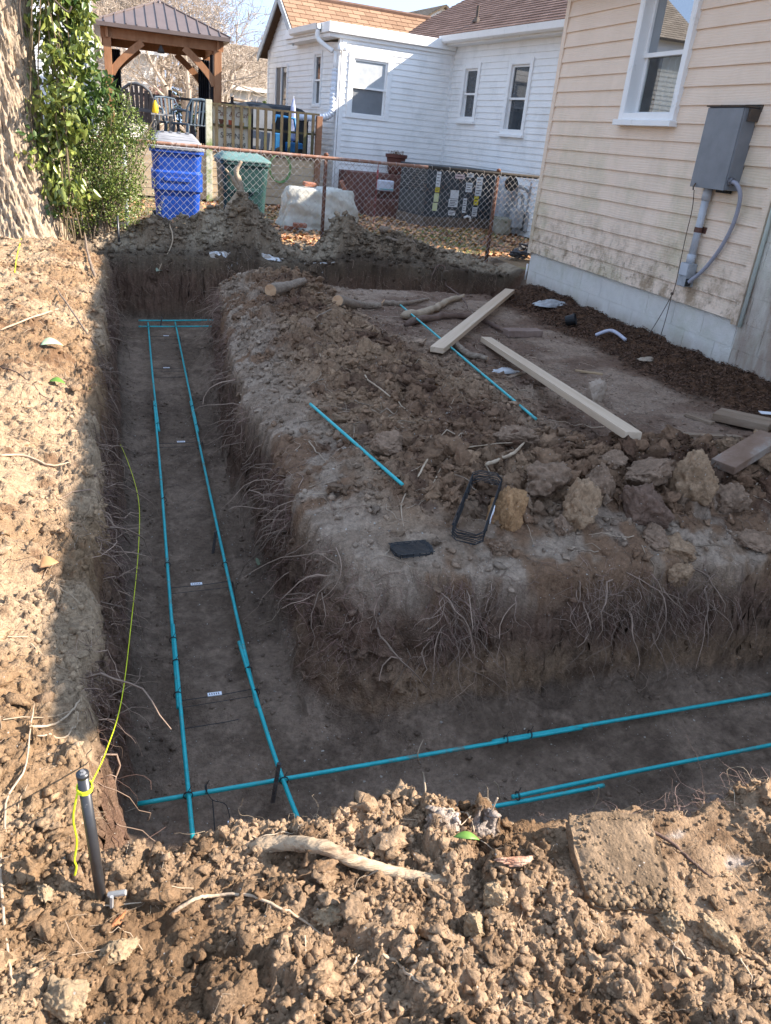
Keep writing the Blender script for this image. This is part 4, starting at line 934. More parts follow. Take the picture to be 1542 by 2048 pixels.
gt=MB(); gt.lathe([(.10,0),(.13,.03),(.13,.16),(.08,.20)],c=(1.20,12.1,.1),n=14); tag(gt.build('green_bucket',mk('bright_green_plastic',(.02,.40,.08),(.03,.5,.1),rough=.4),smooth=True),'bright green plastic bucket between the two bins','bucket')
# ---- gazebo
GW=mk('cedar_stained_wood',(.26,.115,.05),(.36,.18,.09),scale=8,rough=.7,stretch=(1,1,.3),bump=.3)
MET=mk('brown_metal_roof',(.115,.085,.075),(.15,.112,.098),scale=3,rough=.45,spec=.4)
gz=thing('gazebo','cedar gazebo with a hipped brown metal roof on the deck','gazebo',(1.05,20.4,DZ))
gx0,gx1,gy0,gy1,gzb,gze=-.16,2.26,19.0,21.6,2.80,3.06
for x in (gx0+.12,gx1-.12):
    for y in (gy0+.12,gy1-.12):
        m=MB(); m.box(x-.075,x+.075,y-.075,y+.075,.1,gzb+.02); m.build('post',GW,gz,bevel=.006)
for (a,b) in (((gx0,gy0+.12),(gx1,gy0+.12)),((gx0,gy1-.12),(gx1,gy1-.12)),((gx0+.12,gy0),(gx0+.12,gy1)),((gx1-.12,gy0),(gx1-.12,gy1))):
    k=.0 if a[1]==b[1] else .003
    m=MB(); m.bar((a[0],a[1],gzb+.10+k),(b[0],b[1],gzb+.10+k),.05,.19); m.build('beam',GW,gz,bevel=.004)
def brace(x,y,dx,dy):
    pts=[]
    for i in range(9):
        t=i/8; a=t*math.pi/2; h=.62
        pts.append((x+dx*h*(1-math.cos(a)*1.0),y+dy*h*(1-math.cos(a)),gzb-.62+.62*math.sin(a)*1.0))
    pts=[(x+dx*(.62*t),y+dy*(.62*t),gzb-.62+.62*(t**.75)) for t in [i/8 for i in range(9)]]
    m=MB()
    for a,b in zip(pts[:-1],pts[1:]): pass
    k=len(m.v); n=Vector((dy,dx,0))*.04
    V=[];
    for i,p in enumerate(pts):
        p=Vector(p); d=(Vector(pts[min(i+1,8)])-Vector(pts[max(i-1,0)])).normalized(); s=d.cross(n.normalized())*.065
        V+=[p+n+s,p-n+s,p-n-s,p+n-s]
    Fq=[]
    for i in range(8):
        for j in range(4): Fq.append((i*4+j,i*4+(j+1)%4,i*4+4+(j+1)%4,i*4+4+j))
    Fq+=[(0,1,2,3),(35,34,33,32)]
    m.add(V,Fq); m.build('brace',GW,gz)
for (x,y,dx,dy) in ((gx0+.18,gy0+.12,1,0),(gx1-.18,gy0+.12,-1,0),(gx0+.18,gy1-.12,1,0),(gx1-.18,gy1-.12,-1,0),(gx1-.12,gy0+.2,0,1),(gx0+.12,gy0+.2,0,1)): brace(x,y,dx,dy)
cx,cy=(gx0+gx1)/2,(gy0+gy1)/2; ov=.12; A=[(gx0-ov,gy0-ov),(gx1+ov,gy0-ov),(gx1+ov,gy1+ov),(gx0-ov,gy1+ov)]
RT=(cx,cy,3.68); m=MB()
for i in range(4):
    a=Vector((*A[i],gze)); b=Vector((*A[(i+1)%4],gze)); t=Vector(RT); ra=t.lerp(a,.06); rb=t.lerp(b,.06)
    m.quad(a,b,rb,ra); m.quad(a+Vector((0,0,-.07)),b+Vector((0,0,-.07)),b,a)
m.quad(*[Vector(RT).lerp(Vector((*p,gze)),.06)+Vector((0,0,.0)) for p in A])
m.quad(*[Vector((*p,gze-.07)) for p in A][::-1])
rf=m.build('roof',MET,gz)
m=MB()
for i in range(4):
    a=Vector((*A[i],gze)); b=Vector((*A[(i+1)%4],gze)); t=Vector(RT); n=(b-a).cross(t-a).normalized()*.012
    m.tube([a+n*.6,t+n*.6],.018,6)
    for k in range(1,13):
        s=k/13; p=a.lerp(b,s); mid=(a+b)/2; f=min(s,1-s)*2; top=p+(t-mid)*f*.985
        m.bar(p+n,top+n,.018,.02,up=n)
m.build('seam',MET,rf)
m=MB(); m.lathe([(.13,0),(.10,.05),(.0,.09)],c=(cx,cy,3.62),n=4); m.build('cap',MET,gz)
CUR=mk('black_curtain',(.012,.012,.016),(.03,.03,.036),scale=5,rough=.85)
def curtain(x,y0,w,d,z0,z1,axis=0):
    m=MB(); n=16; P0=[]
    for i in range(n+1):
        o=.035*math.sin(i*2.1); P0.append((x+o,y0+w*i/n) if axis else (x+w*i/n,y0+o))
    for i in range(n):
        (a,b),(c,e)=P0[i],P0[i+1]
        m.quad((a,b,z0),(c,e,z0),(c+.0,e,z1),(a,b,z1))
    o=m.build('curtain',CUR,gz); s=o.modifiers.new('t','SOLIDIFY'); s.thickness=.006
curtain(gx1-.32,gy1-.35,.26,0,DZ,2.75); curtain(gx0+.16,gy1-.35,.22,0,DZ,2.75); curtain(gx1-.2,gy0+.3,.3,0,DZ,2.75,1)
# bell hanging from the beam
m=MB(); m.lathe([(.005,0),(.02,-.02),(.06,-.10),(.075,-.15),(.0,-.15)],c=(cx-.05,gy0+.12,gzb),n=12); tag(m.build('hanging_lantern',DARKW,smooth=True),'small dark lantern hanging from the middle of the gazebo beam','lantern')
# ---- air conditioner package unit
ACM=mk('charcoal_enamel',(.035,.042,.048),(.055,.063,.07),scale=5,rough=.5)
ac=thing('air_conditioner','charcoal packaged air conditioner covered in stickers beside the neighbouring house','air conditioner',(6.0,14.5,.1))
AT=Matrix.Translation(Vector((5.27,14.2,.24)))@Matrix.Rotation(R_(12),4,'Z')
def acb(m,n,mat,par=None,**k): m.v=[tuple(AT@Vector(v)) for v in m.v]; return m.build(n,mat,par or ac,**k)
m=MB(); m.box(0,1.48,0,.95,.05,.86); acb(m,'cabinet',ACM,bevel=.01)
m=MB(); m.box(-.02,1.5,-.02,.97,.861,.90); acb(m,'top_cover',ACM,bevel=.01)
m=MB(); m.box(-.02,1.5,-.02,.97,-.16,.049); acb(m,'base',mk('stained_base',(.10,.075,.055),(.17,.13,.10),rough=.9),bevel=.005)
m=MB()
for i in range(18): m.box(-.016,-.001,.04+i*.05,.055+i*.05,.08,.44)
for i in range(9): m.box(-.014,-.002,.04,.92,.48+i*.04,.495+i*.04)
acb(m,'grille',mk('dark_grille',(.10,.10,.10),(.14,.14,.13),rough=.6))
STK=mk('white_sticker',(.62,.63,.64),(.70,.71,.71),scale=40,rough=.5); STY=mk('yellow_sticker',(.70,.55,.02),rough=.5); STP=mk('pale_yellow_sticker',(.55,.58,.28),(.62,.64,.4),scale=20,rough=.5); INK=mk('sticker_ink',(.08,.08,.09),rough=.6)
def stick(x0,x1,z0,z1,mt,n='sticker',ink=3):
    z0*=.9;z1*=.9
    m=MB(); m.box(x0,x1,-.006,-.001,z0,z1); s=acb(m,n,mt,bevel=0)
    if ink:
        m=MB(); h=(z1-z0)/(ink+1)
        for k in range(ink): m.box(x0+.1*(x1-x0),x1-(.12+.2*(k%2))*(x1-x0),-.008,-.0065,z1-h*(k+1)-.006,z1-h*(k+1)+.006)
        acb(m,'print',INK,par=s)
for a in ((.18,.27,.62,.90,STK,'sticker',4),(.18,.27,.52,.61,STY,'sticker',2),(.17,.27,.34,.50,STP,'sticker',0),(.16,.26,.17,.32,STP,'sticker',0),(.52,.70,.42,.58,STK,'sticker',0),(.50,.70,.26,.41,STK,'sticker',4),(.52,.67,.10,.19,STK,'sticker',2),(.58,.78,.80,.88,mk('pink_sticker',(.6,.45,.45),rough=.5),'sticker',1),(.84,.98,.84,.93,STK,'sticker',2),(.84,.98,.56,.74,STK,'sticker',3),(.82,.90,.16,.44,STK,'sticker',5),(1.06,1.20,.50,.86,STK,'sticker',6),(1.06,1.16,.32,.49,STY,'sticker',2),(1.05,1.16,.10,.28,STK,'sticker',4)): stick(*a)
m=MB(); m.tube([(.86,-.03,.06),(.92,-.05,.09),(.98,-.05,.08),(1.0,-.05,0)],.022,8); acb(m,'drain_pipe',WHITE,smooth=True)
# ---- gas meter, round tank end, cracked pot
GM=mk('meter_grey',(.25,.26,.27),(.36,.37,.38),scale=10,rough=.55)
gm=thing('gas_meter','grey gas meters with bent pipes against the white wing wall','gas meter',(6.8,13.6,.1))
def loc_(px,py,y): return P(px,py,y=y)
b0=loc_(1040,440,13.6); 
m=MB(); m.box(b0.x-.18,b0.x+.02,13.5,13.7,.25,.58); m.box(b0.x+.06,b0.x+.26,13.5,13.7,.2,.52); m.build('body',GM,gm,bevel=.03)
m=MB(); x=b0.x
for pts in ([(x-.12,13.6,.55),(x-.12,13.6,.75),(x-.02,13.6,.80),(x+.0,13.6,.55)],[(x+.12,13.6,.5),(x+.12,13.6,1.0),(x+.30,13.6,1.02),(x+.32,13.6,.5),(x+.32,13.6,.15)],[(x-.25,13.6,.95),(x-.05,13.6,.93),(x+.12,13.6,.85)]): m.tube(cr(pts,5),.028,8)
m.build('pipe',GM,gm,smooth=True)
m=MB(); m.lathe([(.0,0),(.12,.0),(.12,.05),(.0,.06)],c=(0,0,0),n=16); m.v=[(x-.30+v[0],13.58-v[2],.98+v[1]) for v in m.v]; m.build('regulator',BLKP,gm)
tk=thing('metal_panel','grey metal duct panel with a dark smudge beside the air conditioner','duct',(6.6,14.0,.1)); c=loc_(1012,395,14.0); m=MB(); m.box(c.x-.10,c.x+.22,13.95,14.35,.1,1.02); m.build('panel',mk('galvanised_panel',(.34,.36,.38),(.45,.47,.49),scale=4,rough=.5,c3=(.05,.05,.06),s3=1.8,t3=(.5,.62)),tk,bevel=.08)
pt=P(1003,470,z=.1); m=MB(); m.lathe([(.13,0),(.16,.06),(.20,.26),(.215,.30),(.19,.30),(.17,.24),(.13,.08)],c=tuple(pt),n=20,cap=True)
tag(m.build('stone_planter',mk('old_stone_pot',(.30,.28,.22),(.45,.43,.36),scale=10,rough=.9,c3=(.12,.14,.08),s3=5,t3=(.5,.6)),smooth=True),'weathered stone planter on the leaves in front of the gas meter','planter')
# ---- brick planter at the corner with pot and tub
DBR=mk('dark_painted_brick',(.14,.062,.05),(.20,.095,.075),scale=8,rough=.85,bump=.5)
bs=thing('brick_steps','dark red brick steps against the corner of the white house','steps',q(-1.7,-.6,.1))
def bst(u0,u1,v0,v1,z0,z1):
    m=MB(); nrow=max(1,int((z1-z0)/.075)); h=(z1-z0)/nrow
    for r in range(nrow):
        u=u0-(.1 if r%2 else 0)
        while u<u1:
            a=max(u,u0);b=min(u+.2,u1)
            if b-a>.02:
                vs=[q(s,t,z) for z in (z0+r*h+.004,z0+(r+1)*h-.004) for (s,t) in ((a+.004,v0),(b-.004,v0),(b-.004,v1),(a+.004,v1))]
                m.add(vs,[(0,3,2,1),(4,5,6,7),(0,1,5,4),(1,2,6,5),(2,3,7,6),(3,0,4,7)])
            u+=.2
    vs=[q(s,t,z) for z in (z0,z1-.006) for (s,t) in ((u0+.01,v0+.008),(u1-.01,v0+.008),(u1-.01,v1-.01),(u0+.01,v1-.01))]
    m.add(vs,[(0,3,2,1),(4,5,6,7),(0,1,5,4),(1,2,6,5),(2,3,7,6),(3,0,4,7)])
    return m
bst(-2.35,-1.1,-.78,-.03,.1,.86).build('landing',DBR,bs)
bst(-2.1,-.95,-1.25,-.785,.1,.42).build('step',DBR,bs)
fp=thing('flower_pot','dark red round flower pot with dead stems standing by the white wall','flower pot',q(-1.28,-.5,.86))
c=q(-1.30,-.45,.86); m=MB(); m.lathe([(.12,0),(.15,.04),(.19,.30),(.22,.31),(.22,.37),(.19,.37),(.18,.33),(.0,.33)],c=tuple(c),n=20); m.build('pot',mk('dark_red_pot',(.09,.03,.022),(.14,.05,.035),rough=.6),fp,smooth=False)
m=MB()
for i in range(60):
    a=random.uniform(0,6.28);r=random.uniform(0,.17); b=c+Vector((r*math.cos(a),r*math.sin(a),.33)); m.tube([b,b+Vector((random.uniform(-.06,.06),random.uniform(-.06,.06),random.uniform(.04,.12)))],.004,3)
m.build('dead_stems',mk('dead_stem',(.12,.07,.04),(.2,.13,.08),rough=.9),fp)
tb2=thing('storage_tub','small pale lidded tub with a teal edge on the brick steps','tub',q(-1.75,-.85,.5)); c=q(-1.72,-.95,.42); m=MB(); m.box(c.x-.15,c.x+.15,c.y-.1,c.y+.1,.57,.76); m.build('tub',mk('pale_tub',(.55,.57,.66),(.65,.66,.7),scale=20,rough=.5),tb2,bevel=.02); m=MB(); m.box(c.x-.14,c.x+.14,c.y-.105,c.y+.105,.595,.61); m.build('trim',mk('teal_trim',(.1,.4,.4)),tb2)
m=MB(); m.tube([(4.27,14.0,.1),(4.27,14.0,1.12)],.006,5); m.box(4.255,4.285,13.99,14.0,.88,1.0); tag(m.build('marker_stake',mk('pink_marker',(.45,.08,.08),(.2,.08,.07),scale=2,rough=.7)),'thin marker stake with a pink flag in front of the brick steps','stake')
# ================================================================ REBAR AND TRENCH THINGS
TEALR=mk('teal_fibreglass_bar',(.010,.34,.37),(.02,.46,.48),scale=30,rough=.38,spec=.5,c3=(.14,.20,.16),s3=9,t3=(.56,.66),bump=.3,bscale=160)
BW=mk('black_wire',(.012,.012,.014),(.03,.03,.03),rough=.5)
TAG=mk('white_tag',(.72,.73,.78),(.8,.8,.82),rough=.5)
ZR=-.595
def bar(p,label,z=ZR,r=.0082,bow=0.0,grp='teal reinforcing bars lying in the trench'):
    pts=[P(a,b,z=z) if not isinstance(a,Vector) else a for (a,b) in p] if not isinstance(p[0],Vector) else p
    c=cr(pts,10) if len(pts)>2 else [pts[0].lerp(pts[-1],t/12)+Vector((0,0,bow*math.sin(math.pi*t/12))) for t in range(13)]
    m=MB(); m.tube(c,r,12); return tag(m.build('reinforcing_bar',TEALR,smooth=True),label,'rebar',grp)
bar([(296,645),(306,760),(318,862)],'far left teal bar running from the back cross bars down the long trench')
bar([(308,803),(322,960),(337,1160),(357,1416)],'middle left teal bar of the long trench, lapped at both ends',z=ZR+.001)
bar([(346,1250),(366,1470),(388,1700)],'near left teal bar of the long trench with a scuffed pale end',z=ZR+.004)
bar([(350,643),(372,750),(396,864)],'far right teal bar running from the back cross bars down the long trench')
bar([(381,803),(414,960),(462,1180),(514,1413)],'middle right teal bar of the long trench, lapped at both ends',z=ZR+.001)
bar([(478,1284),(545,1500),(603,1655)],'near right teal bar of the long trench ending under the rooty bank',z=ZR+.006)
bar([(277,641),(360,641),(500,639)],'rear teal cross bar at the far end of the long trench',z=ZR-.018)
bar([(277,653),(360,653),(500,652)],'front teal cross bar at the far end of the long trench',z=ZR-.018)
bar([(275,1608),(720,1532),(1163,1456)],'long teal bar crossing under the two runs in the front trench',z=ZR-.017)
bar([(985,1483),(1260,1436),(1542,1388),(1900,1326)],'teal bar continuing along the pad side of the front trench to the right',z=ZR-.017)
bar([(905,1627),(1060,1600),(1208,1571)],'teal bar partly hidden by the near bank of the front trench',z=ZR-.03)
bar([(1024,1594),(1280,1541),(1542,1490),(1900,1420)],'teal bar along the near side of the front trench running out to the right',z=ZR-.015)
def onbar(p,label,r=.0082):
    a=on(*p[0]);b=on(*p[-1]); n=24
    pts=[a.lerp(b,i/n) for i in range(n+1)]; lift=max(hz(v.x,v.y)-v.z for v in pts[2:-2])
    return bar([v+Vector((0,0,r+max(lift*.6,0)+.006)) for v in (pts[0],pts[n//2],pts[-1])],label,r=r,grp='loose teal bars lying on the dirt pad')
onbar([(620,821),(803,987)],'short loose teal bar lying on the pale crust at the left of the pad')
onbar([(800,619),(1069,853)],'long loose teal bar lying across the pad by the lumber')
# tie wires on the crossings
def tiewire(px,py,rad=.016,z=ZR,ax=(1,0,0)):
    c=P(px,py,z=z); m=MB(); A=Vector(ax)
    B=Vector((0,0,1)).cross(A).normalized()
    for k in range(2):
        m.tube([c+A*(.004*(k-.5))+ (B*math.cos(t/10*2*math.pi)+Vector((0,0,1))*math.sin(t/10*2*math.pi))*rad for t in range(11)],.0014,4,cap=False)
    m.tube([c+Vector((0,0,rad)),c+Vector((.012,.006,rad+.018))],.0014,4)
    tag(m.build('tie_wire',BW),'small black wire tie twisted around a teal bar','wire tie','wire ties on the reinforcing bars')
for (a,b) in ((376,1591),(568,1561),(298,655),(352,655),(309,815),(316,850),(385,815),(394,852),(346,1280),(352,1325),(355,1390),(497,1340),(512,1385),(412,1578),(1012,1478),(1060,1468),(1035,1592),(335,1130),(450,1130),(328,1000)): tiewire(a,b,ax=(0,1,0) if not (a in (1012,1060,1035,412)) else (1,0,0))
# wire supports across the two runs
def lx(y): return .13+(y-1.86)*(.26-.13)/7.3
def rxx(y): return float(np.interp(y,[1.86,2.6,4.5,9.2],[.49,.44,.47,.57]))
def support(y,label,tagx=.5,both=True,tilt=0.0,w=.11):
    xa,xb=lx(y)-.01,rxx(y)+.01
    s=thing('bar_support',label,'rebar support',((xa+xb)/2,y,-.66),0,'wire supports under the two bar runs'); m=MB()
    for k in ((0,1) if both else (0,)):
        yy=y-k*w; zt=ZR-.012-(.05 if k else 0)
        m.tube([(xa,yy,zt-.02),(xa+.01,yy,zt),((xa+xb)/2,yy+tilt/2,zt-.004),(xb-.01,yy+tilt,zt),(xb,yy+tilt,zt-.02)],.0018,5)
        m.tube([(xa,yy-.008,zt-.03),(xb,yy-.008+tilt,zt-.03)],.0014,5)
    for xx,t in ((xa,0),(xb,tilt)):
        m.tube([(xx,y+t+.03,-.665),(xx,y+t,ZR-.01),(xx,y+t-w,ZR-.06),(xx,y+t-w-.02,-.665)],.0018,5)
    m.build('wire_frame',BW,s)
    xt=xa+(xb-xa)*tagx; yt=y+tilt*tagx; m=MB(); m.box(xt-.028,xt+.028,yt-.010,yt+.010,ZR-.008,ZR-.004); tg=m.build('tag',TAG,s)
    m=MB(); 
    for k in range(5): m.box(xt-.022+k*.009,xt-.018+k*.009,yt-.006,yt+.004,ZR-.0038,ZR-.0032)
    m.build('print',INK,tg)
for (py,lb,t,bo) in ((672,'black wire bar support with a white tag nearest the back cross bars',.55,True),(735,'second black wire support from the back of the trench, with a white tag',.42,True),(882,'black wire support with a thin white tag just before the far laps',.52,False),(1167,'black wire support with a thin white tag in the middle of the long trench',.42,False),(1392,'black wire support with a crumpled white tag at the near laps',.45,True)):
    p=P(400,py,z=ZR); support(p.y,lb,t,bo,tilt=.02)
p=P(463,1655,z=-.62); m=MB(); s=thing('bar_support','dark wire loop with a folded white tag standing near the front bank','rebar support',p,0,None)
m.tube(cr([P(412,1580,z=ZR),P(425,1600,z=-.62),P(452,1610,z=-.60),P(462,1650,z=-.64)],6),.0016,5); m.tube([P(425,1600,z=-.62),P(431,1680,z=-.64)],.0020,5); m.build('wire_frame',BW,s)
m=MB(); a=P(460,1668,z=-.66); m.box(a.x-.008,a.x+.010,a.y-.004,a.y+.002,-.66,-.60); m.build('tag',TAG,s)
# stakes standing in the trench
STK2=mk('dull_ribbed_steel',(.06,.055,.055),(.14,.12,.11),scale=40,rough=.7,bump=1,bscale=200)
for (a,b,ht,lb) in ((545,1607,.155,'dull ribbed steel stake beside the front cross bar'),(425,1112,.13,'dull ribbed steel stake in the middle of the long trench'),(321,655,.10,'short dark steel stake by the back cross bars')):
    p=P(a,b,z=-.68); pts=[p+Vector((0.004*i,0,ht/12*i)) for i in range(0,1)]; m=MB()
    n=int(ht/.006); m.tube([p+Vector((.02*i/n,.01*i/n,(ht+.02)*i/n)) for i in range(n+1)],[.0075+.0012*(i%2) for i in range(n+1)],8); tag(m.build('steel_stake',STK2),lb,'stake')
# pipe stake with string
b=on(203,1800); top=Vector((b.x-.012,b.y+.0,b.z+.335)); sp=thing('pipe_stake','black steel pipe stake with yellow string tied round its top','stake',b)
PIPE=mk('black_pipe',(.018,.018,.02),(.035,.035,.037),scale=14,rough=.38,spec=.6,c3=(.30,.27,.23),s3=30,t3=(.62,.68))
m=MB(); ax=(top-b).normalized()
m.tube([b-ax*.08,top],.0105,20); m.build('pipe',PIPE,sp,smooth=True)
m=MB(); m.tube([top-ax*.004,top+ax*.004],.0115,20); m.build('rim',PIPE,sp,smooth=True)
m=MB(); m.lathe([(.0,0),(.007,0),(.007,.005),(.004,.007),(.004,.010)],c=tuple(top+ax*.0),n=6); m.build('plug',mk('grey_plug',(.12,.12,.13),(.2,.2,.2),rough=.6),sp)
m=MB(); bb=b+Vector((.02,-.02,.02)); m.tube([bb+Vector((-.005,.01,0)),bb+Vector((.028,.0,.010))],.006,10); m.tube([bb+Vector((.0,-.012,-.01)),bb+Vector((.002,-.012,.02))],.004,6); m.build('bolt',mk('steel_bolt',(.35,.34,.32),(.45,.44,.42),metal=.5,rough=.5),sp)
YS=mk('yellow_string',(.60,.68,.01),(.70,.76,.03),rough=.6)
st=thing('yellow_string','yellow mason string sagging from the pipe stake along the left edge of the trench','string',top)
t0=top-ax*.035
far=on(190,800)
pts=cr([t0+Vector((.012,.014,.0)),P(213,1500,y=1.62),P(243,1400,y=2.0),P(262,1250,y=2.6),P(277,1095,y=3.35),P(277,1000,y=3.9),P(258,930,y=4.4),P(236,880,y=4.9),P(205,828,y=5.3),on(180,780,.01)],14)
m=MB(); m.tube(pts,.0016,6); m.build('strand',YS,st,smooth=True)
m=MB()
for k in range(3): m.tube([t0+Vector((math.cos(t/14*6.28)*.0135,math.sin(t/14*6.28)*.0135,.003*k+.003*math.sin(t/14*6.28))) for t in range(15)],.0017,6,cap=False)
m.build('knot',YS,st,smooth=True)
m=MB(); tl=[t0+Vector((-.013,-.008,-.002)),t0+Vector((-.024,-.008,-.06)),t0+Vector((-.022,-.008,-.12)),t0+Vector((-.030,-.006,-.17)),t0+Vector((-.028,-.006,-.19)),t0+Vector((-.033,-.004,-.215))]; m.tube(cr(tl,6),.0020,6); m.build('tail',YS,st,smooth=True)
pts=[on(48,460,.01),on(40,490,.006),on(33,520,.006),on(30,548,.006)]; m=MB(); m.tube(cr(pts,6),.004,5); tag(m.build('yellow_string',YS,smooth=True),'short loose end of yellow string on the lit spoil near the tree','string')
p=P(239,500,y=9.85); m=MB(); m.tube([(p.x,9.85,p.z-.1),(p.x-.003,9.85,.44)],.013,8); tag(m.build('steel_stake',PIPE,smooth=True),'thin black stake standing at the far left corner of the trench','stake')
# ---- lumber
PINE=mk('pale_pine',(.49,.36,.245),(.60,.46,.33),scale=7,rough=.75,stretch=(.12,3,3),c3=(.36,.27,.17),s3=6,t3=(.6,.72),bump=.25,bscale=70)
def plank(pa,pb,w,t,label,mat,name='lumber_board',cat='board',grp=None,dz=(0,0),roll=0.0,onz=True):
    a=on(*pa);b=on(*pb)
    a.z+=t/2+dz[0]; b.z+=t/2+dz[1]
    L_=(b-a).length; m=MB(); m.box(-L_/2,L_/2,-w/2,w/2,-t/2,t/2); 
    o=m.build(name,mat,bevel=min(w,t)*.07); o.location=(a+b)/2
    d=(b-a).normalized(); yv=Vector((0,0,1)).cross(d).normalized(); zv=d.cross(yv)
    o.rotation_euler=Matrix((d,yv,zv)).transposed().to_euler() if roll==0 else (Matrix((d,yv,zv)).transposed()@Matrix.Rotation(roll,3,'X')).to_euler()
    return tag(o,label,cat,grp)
plank((1018,592),(872,714),.105,.042,'pale pine board crossing under the long loose teal bar','' or PINE,dz=(.035,.03))
plank((970,690),(1262,892),.092,.042,'pale pine board lying in the open beside the upright stone',PINE,dz=(.025,.03))
OLDB=mk('old_grey_board',(.19,.125,.08),(.30,.22,.155),scale=9,rough=.9,stretch=(.3,2,2),bump=.4)
REDB=mk('dull_red_block',(.20,.13,.10),(.28,.20,.16),scale=10,rough=.95,bump=.8)
CONC=mk('dirty_paver',(.22,.155,.095),(.33,.25,.165),scale=9,rough=.95,c3=(.13,.08,.045),s3=16,t3=(.52,.64),bump=1.6,bscale=110)
plank((1010,672),(1078,672),.12,.06,'dull red brown block lying behind the end of the leaning pine board',REDB,name='paving_block',cat='block')
plank((1430,838),(1540,865),.20,.05,'wet brown flat block with a white paper on it at the right edge',OLDB,name='flat_block',cat='block',dz=(.01,.02))
m=MB(); p=on(1528,846,.062); m.box(-.05,.05,-.025,.025,0,.003); o=m.build('paper_scrap',TAG); o.location=p+Vector((0,0,.005)); o.rotation_euler=(.05,0,-.3); tag(o,'white paper scrap on the flat block at the right edge','paper')
plank((1348,876),(1475,880),.05,.012,'thin weathered grey slat on the dark mulch',OLDB,name='wooden_strip',cat='wood strip',dz=(.012,.016))
plank((1440,950),(1535,895),.13,.045,'thick dark wooden block with a scraped pale top at the right edge',mk('scraped_wood',(.16,.095,.06),(.25,.165,.12),scale=6,rough=.9,c3=(.27,.22,.18),s3=2.5,t3=(.5,.6),bump=.5),name='wood_block',cat='block',dz=(.0,.03))
plank((1372,832),(1425,850),.045,.02,'short grey board scrap beside the flat block',OLDB,name='wood_scrap',cat='wood scrap')
plank((985,770),(1060,742),.03,.014,'narrow brown slat lying against the pine board',OLDB,name='wooden_strip',cat='wood strip')
plank((1150,743),(1205,750),.035,.012,'light brown wood chip on the open soil',mk('tan_chip',(.32,.21,.12),(.42,.3,.18),scale=9,rough=.9),name='wood_chip',cat='wood chip')
# orange terracotta / root pieces
ORG=mk('orange_root',(.42,.13,.04),(.50,.22,.10),scale=12,rough=.8,bump=.6)


# ---- stones
def rock(name,p,r,mat,label,cat,sc=(1,1,1),seed=1,grp=None,cuts=7,rot=0.0,dz=0.0,amp=.30,ic=None,scol=None,mind=.45):
    v,f=ic or ico(5); rs=np.random.default_rng(seed)
    w=v.copy()
    for k in range(cuts):
        n=rs.normal(size=3); n/=np.linalg.norm(n); dd=rs.uniform(mind,.85); s=w@n; ex_=np.maximum(s-dd,0); w=w-ex_[:,None]*n
    w=lump(w,seed+200,amp,1.3)
    nn=v; hi=fbm3(v[:,0]*8+seed,v[:,1]*8,v[:,2]*8,seed+3,5,.6); w=w*(1+.10*hi)[:,None]
    w=w*np.array(sc)*r; c,s=math.cos(rot),math.sin(rot); w=np.stack([w[:,0]*c-w[:,1]*s,w[:,0]*s+w[:,1]*c,w[:,2]],-1)
    col=None
    if scol is not None:
        h2_=fbm3(v[:,0]*3+seed,v[:,1]*3,v[:,2]*3,seed+8,5); col=np.array(scol)[None]*(1+.35*h2_)[:,None]
    o=npmesh(name,w,f,mat,smooth=True,col=col); o.location=Vector(p)+Vector((0,0,dz)); return tag(o,label,cat,grp)
def slabmesh(name,cen,ex,ey,sx,sy,sz,mat,label,cat,seed=3,rough=.010,chip=.02):
    v,f=ico(6); w=v/np.max(np.abs(v),axis=1)[:,None]; w=w*np.array([sx,sy,sz]); 
    n3=fbm3(w[:,0]*9+seed,w[:,1]*9,w[:,2]*9,seed,3); n4=fbm3(w[:,0]*34+seed,w[:,1]*34,w[:,2]*34,seed+4,4)
    edge=np.sort(np.abs(v/np.max(np.abs(v),axis=1)[:,None]),axis=1)[:,1]; ed=sst(.75,1.0,edge)
    nrm=v/np.linalg.norm(v,axis=1)[:,None]; w=w+nrm*(rough*n3+rough*.6*n4)[:,None]-nrm*(ed*chip*(.35+np.clip(n3+n4,0,2)))[:,None]
    o=npmesh(name,w,f,mat,smooth=True,col=np.array([[.215,.148,.092]])*(1+.6*fbm3(w[:,0]*14,w[:,1]*14,w[:,2]*14,7,5))[:,None]); ez=ex.cross(ey); o.location=cen; o.rotation_euler=Matrix((ex,ey,ez)).transposed().to_euler(); return tag(o,label,cat)
cen=P(1238,1722,z=.01); cen.z=max(hz(cen.x,cen.y),.0)+.002
ey=(P(1190,1615,z=.0)-P(1262,1800,z=.0)).normalized(); ey.z=.20; ey.normalize(); ex=(P(1300,1640,z=0)-P(1130,1622,z=0)).normalized(); ex.z=-.04; ex=(ex-ey*ex.dot(ey)).normalized()
slabmesh('paving_slab',cen,ex,ey,.106,.118,.022,CLOD,'large dirty rectangular paving slab half buried in the near bank','paving slab')
STONE=mk('pinkish_stone',(.34,.25,.18),(.46,.36,.28),scale=12,rough=.85,bump=.6)
p=on(1187,800); rock('stone',p,.085,STONE,'upright pointed pinkish stone beside the pine board','stone',sc=(.85,.6,1.35),seed=4,dz=.06,cuts=9)
I4=ico(5)
rock('terracotta_shard',on(236,1846),.030,ORG,'bright orange terracotta shard near the pipe stake','shard',sc=(1.0,.32,.20),seed=77,rot=.75,dz=.006,cuts=10)
rock('root_piece',on(1035,1728),.056,mk('orange_bark',(.36,.15,.08),(.50,.34,.24),scale=30,rough=.85,bump=.8),'broken orange cored root on the near bank left of the slab','root',sc=(1.0,.22,.22),seed=78,rot=-.12,dz=.008,cuts=12)
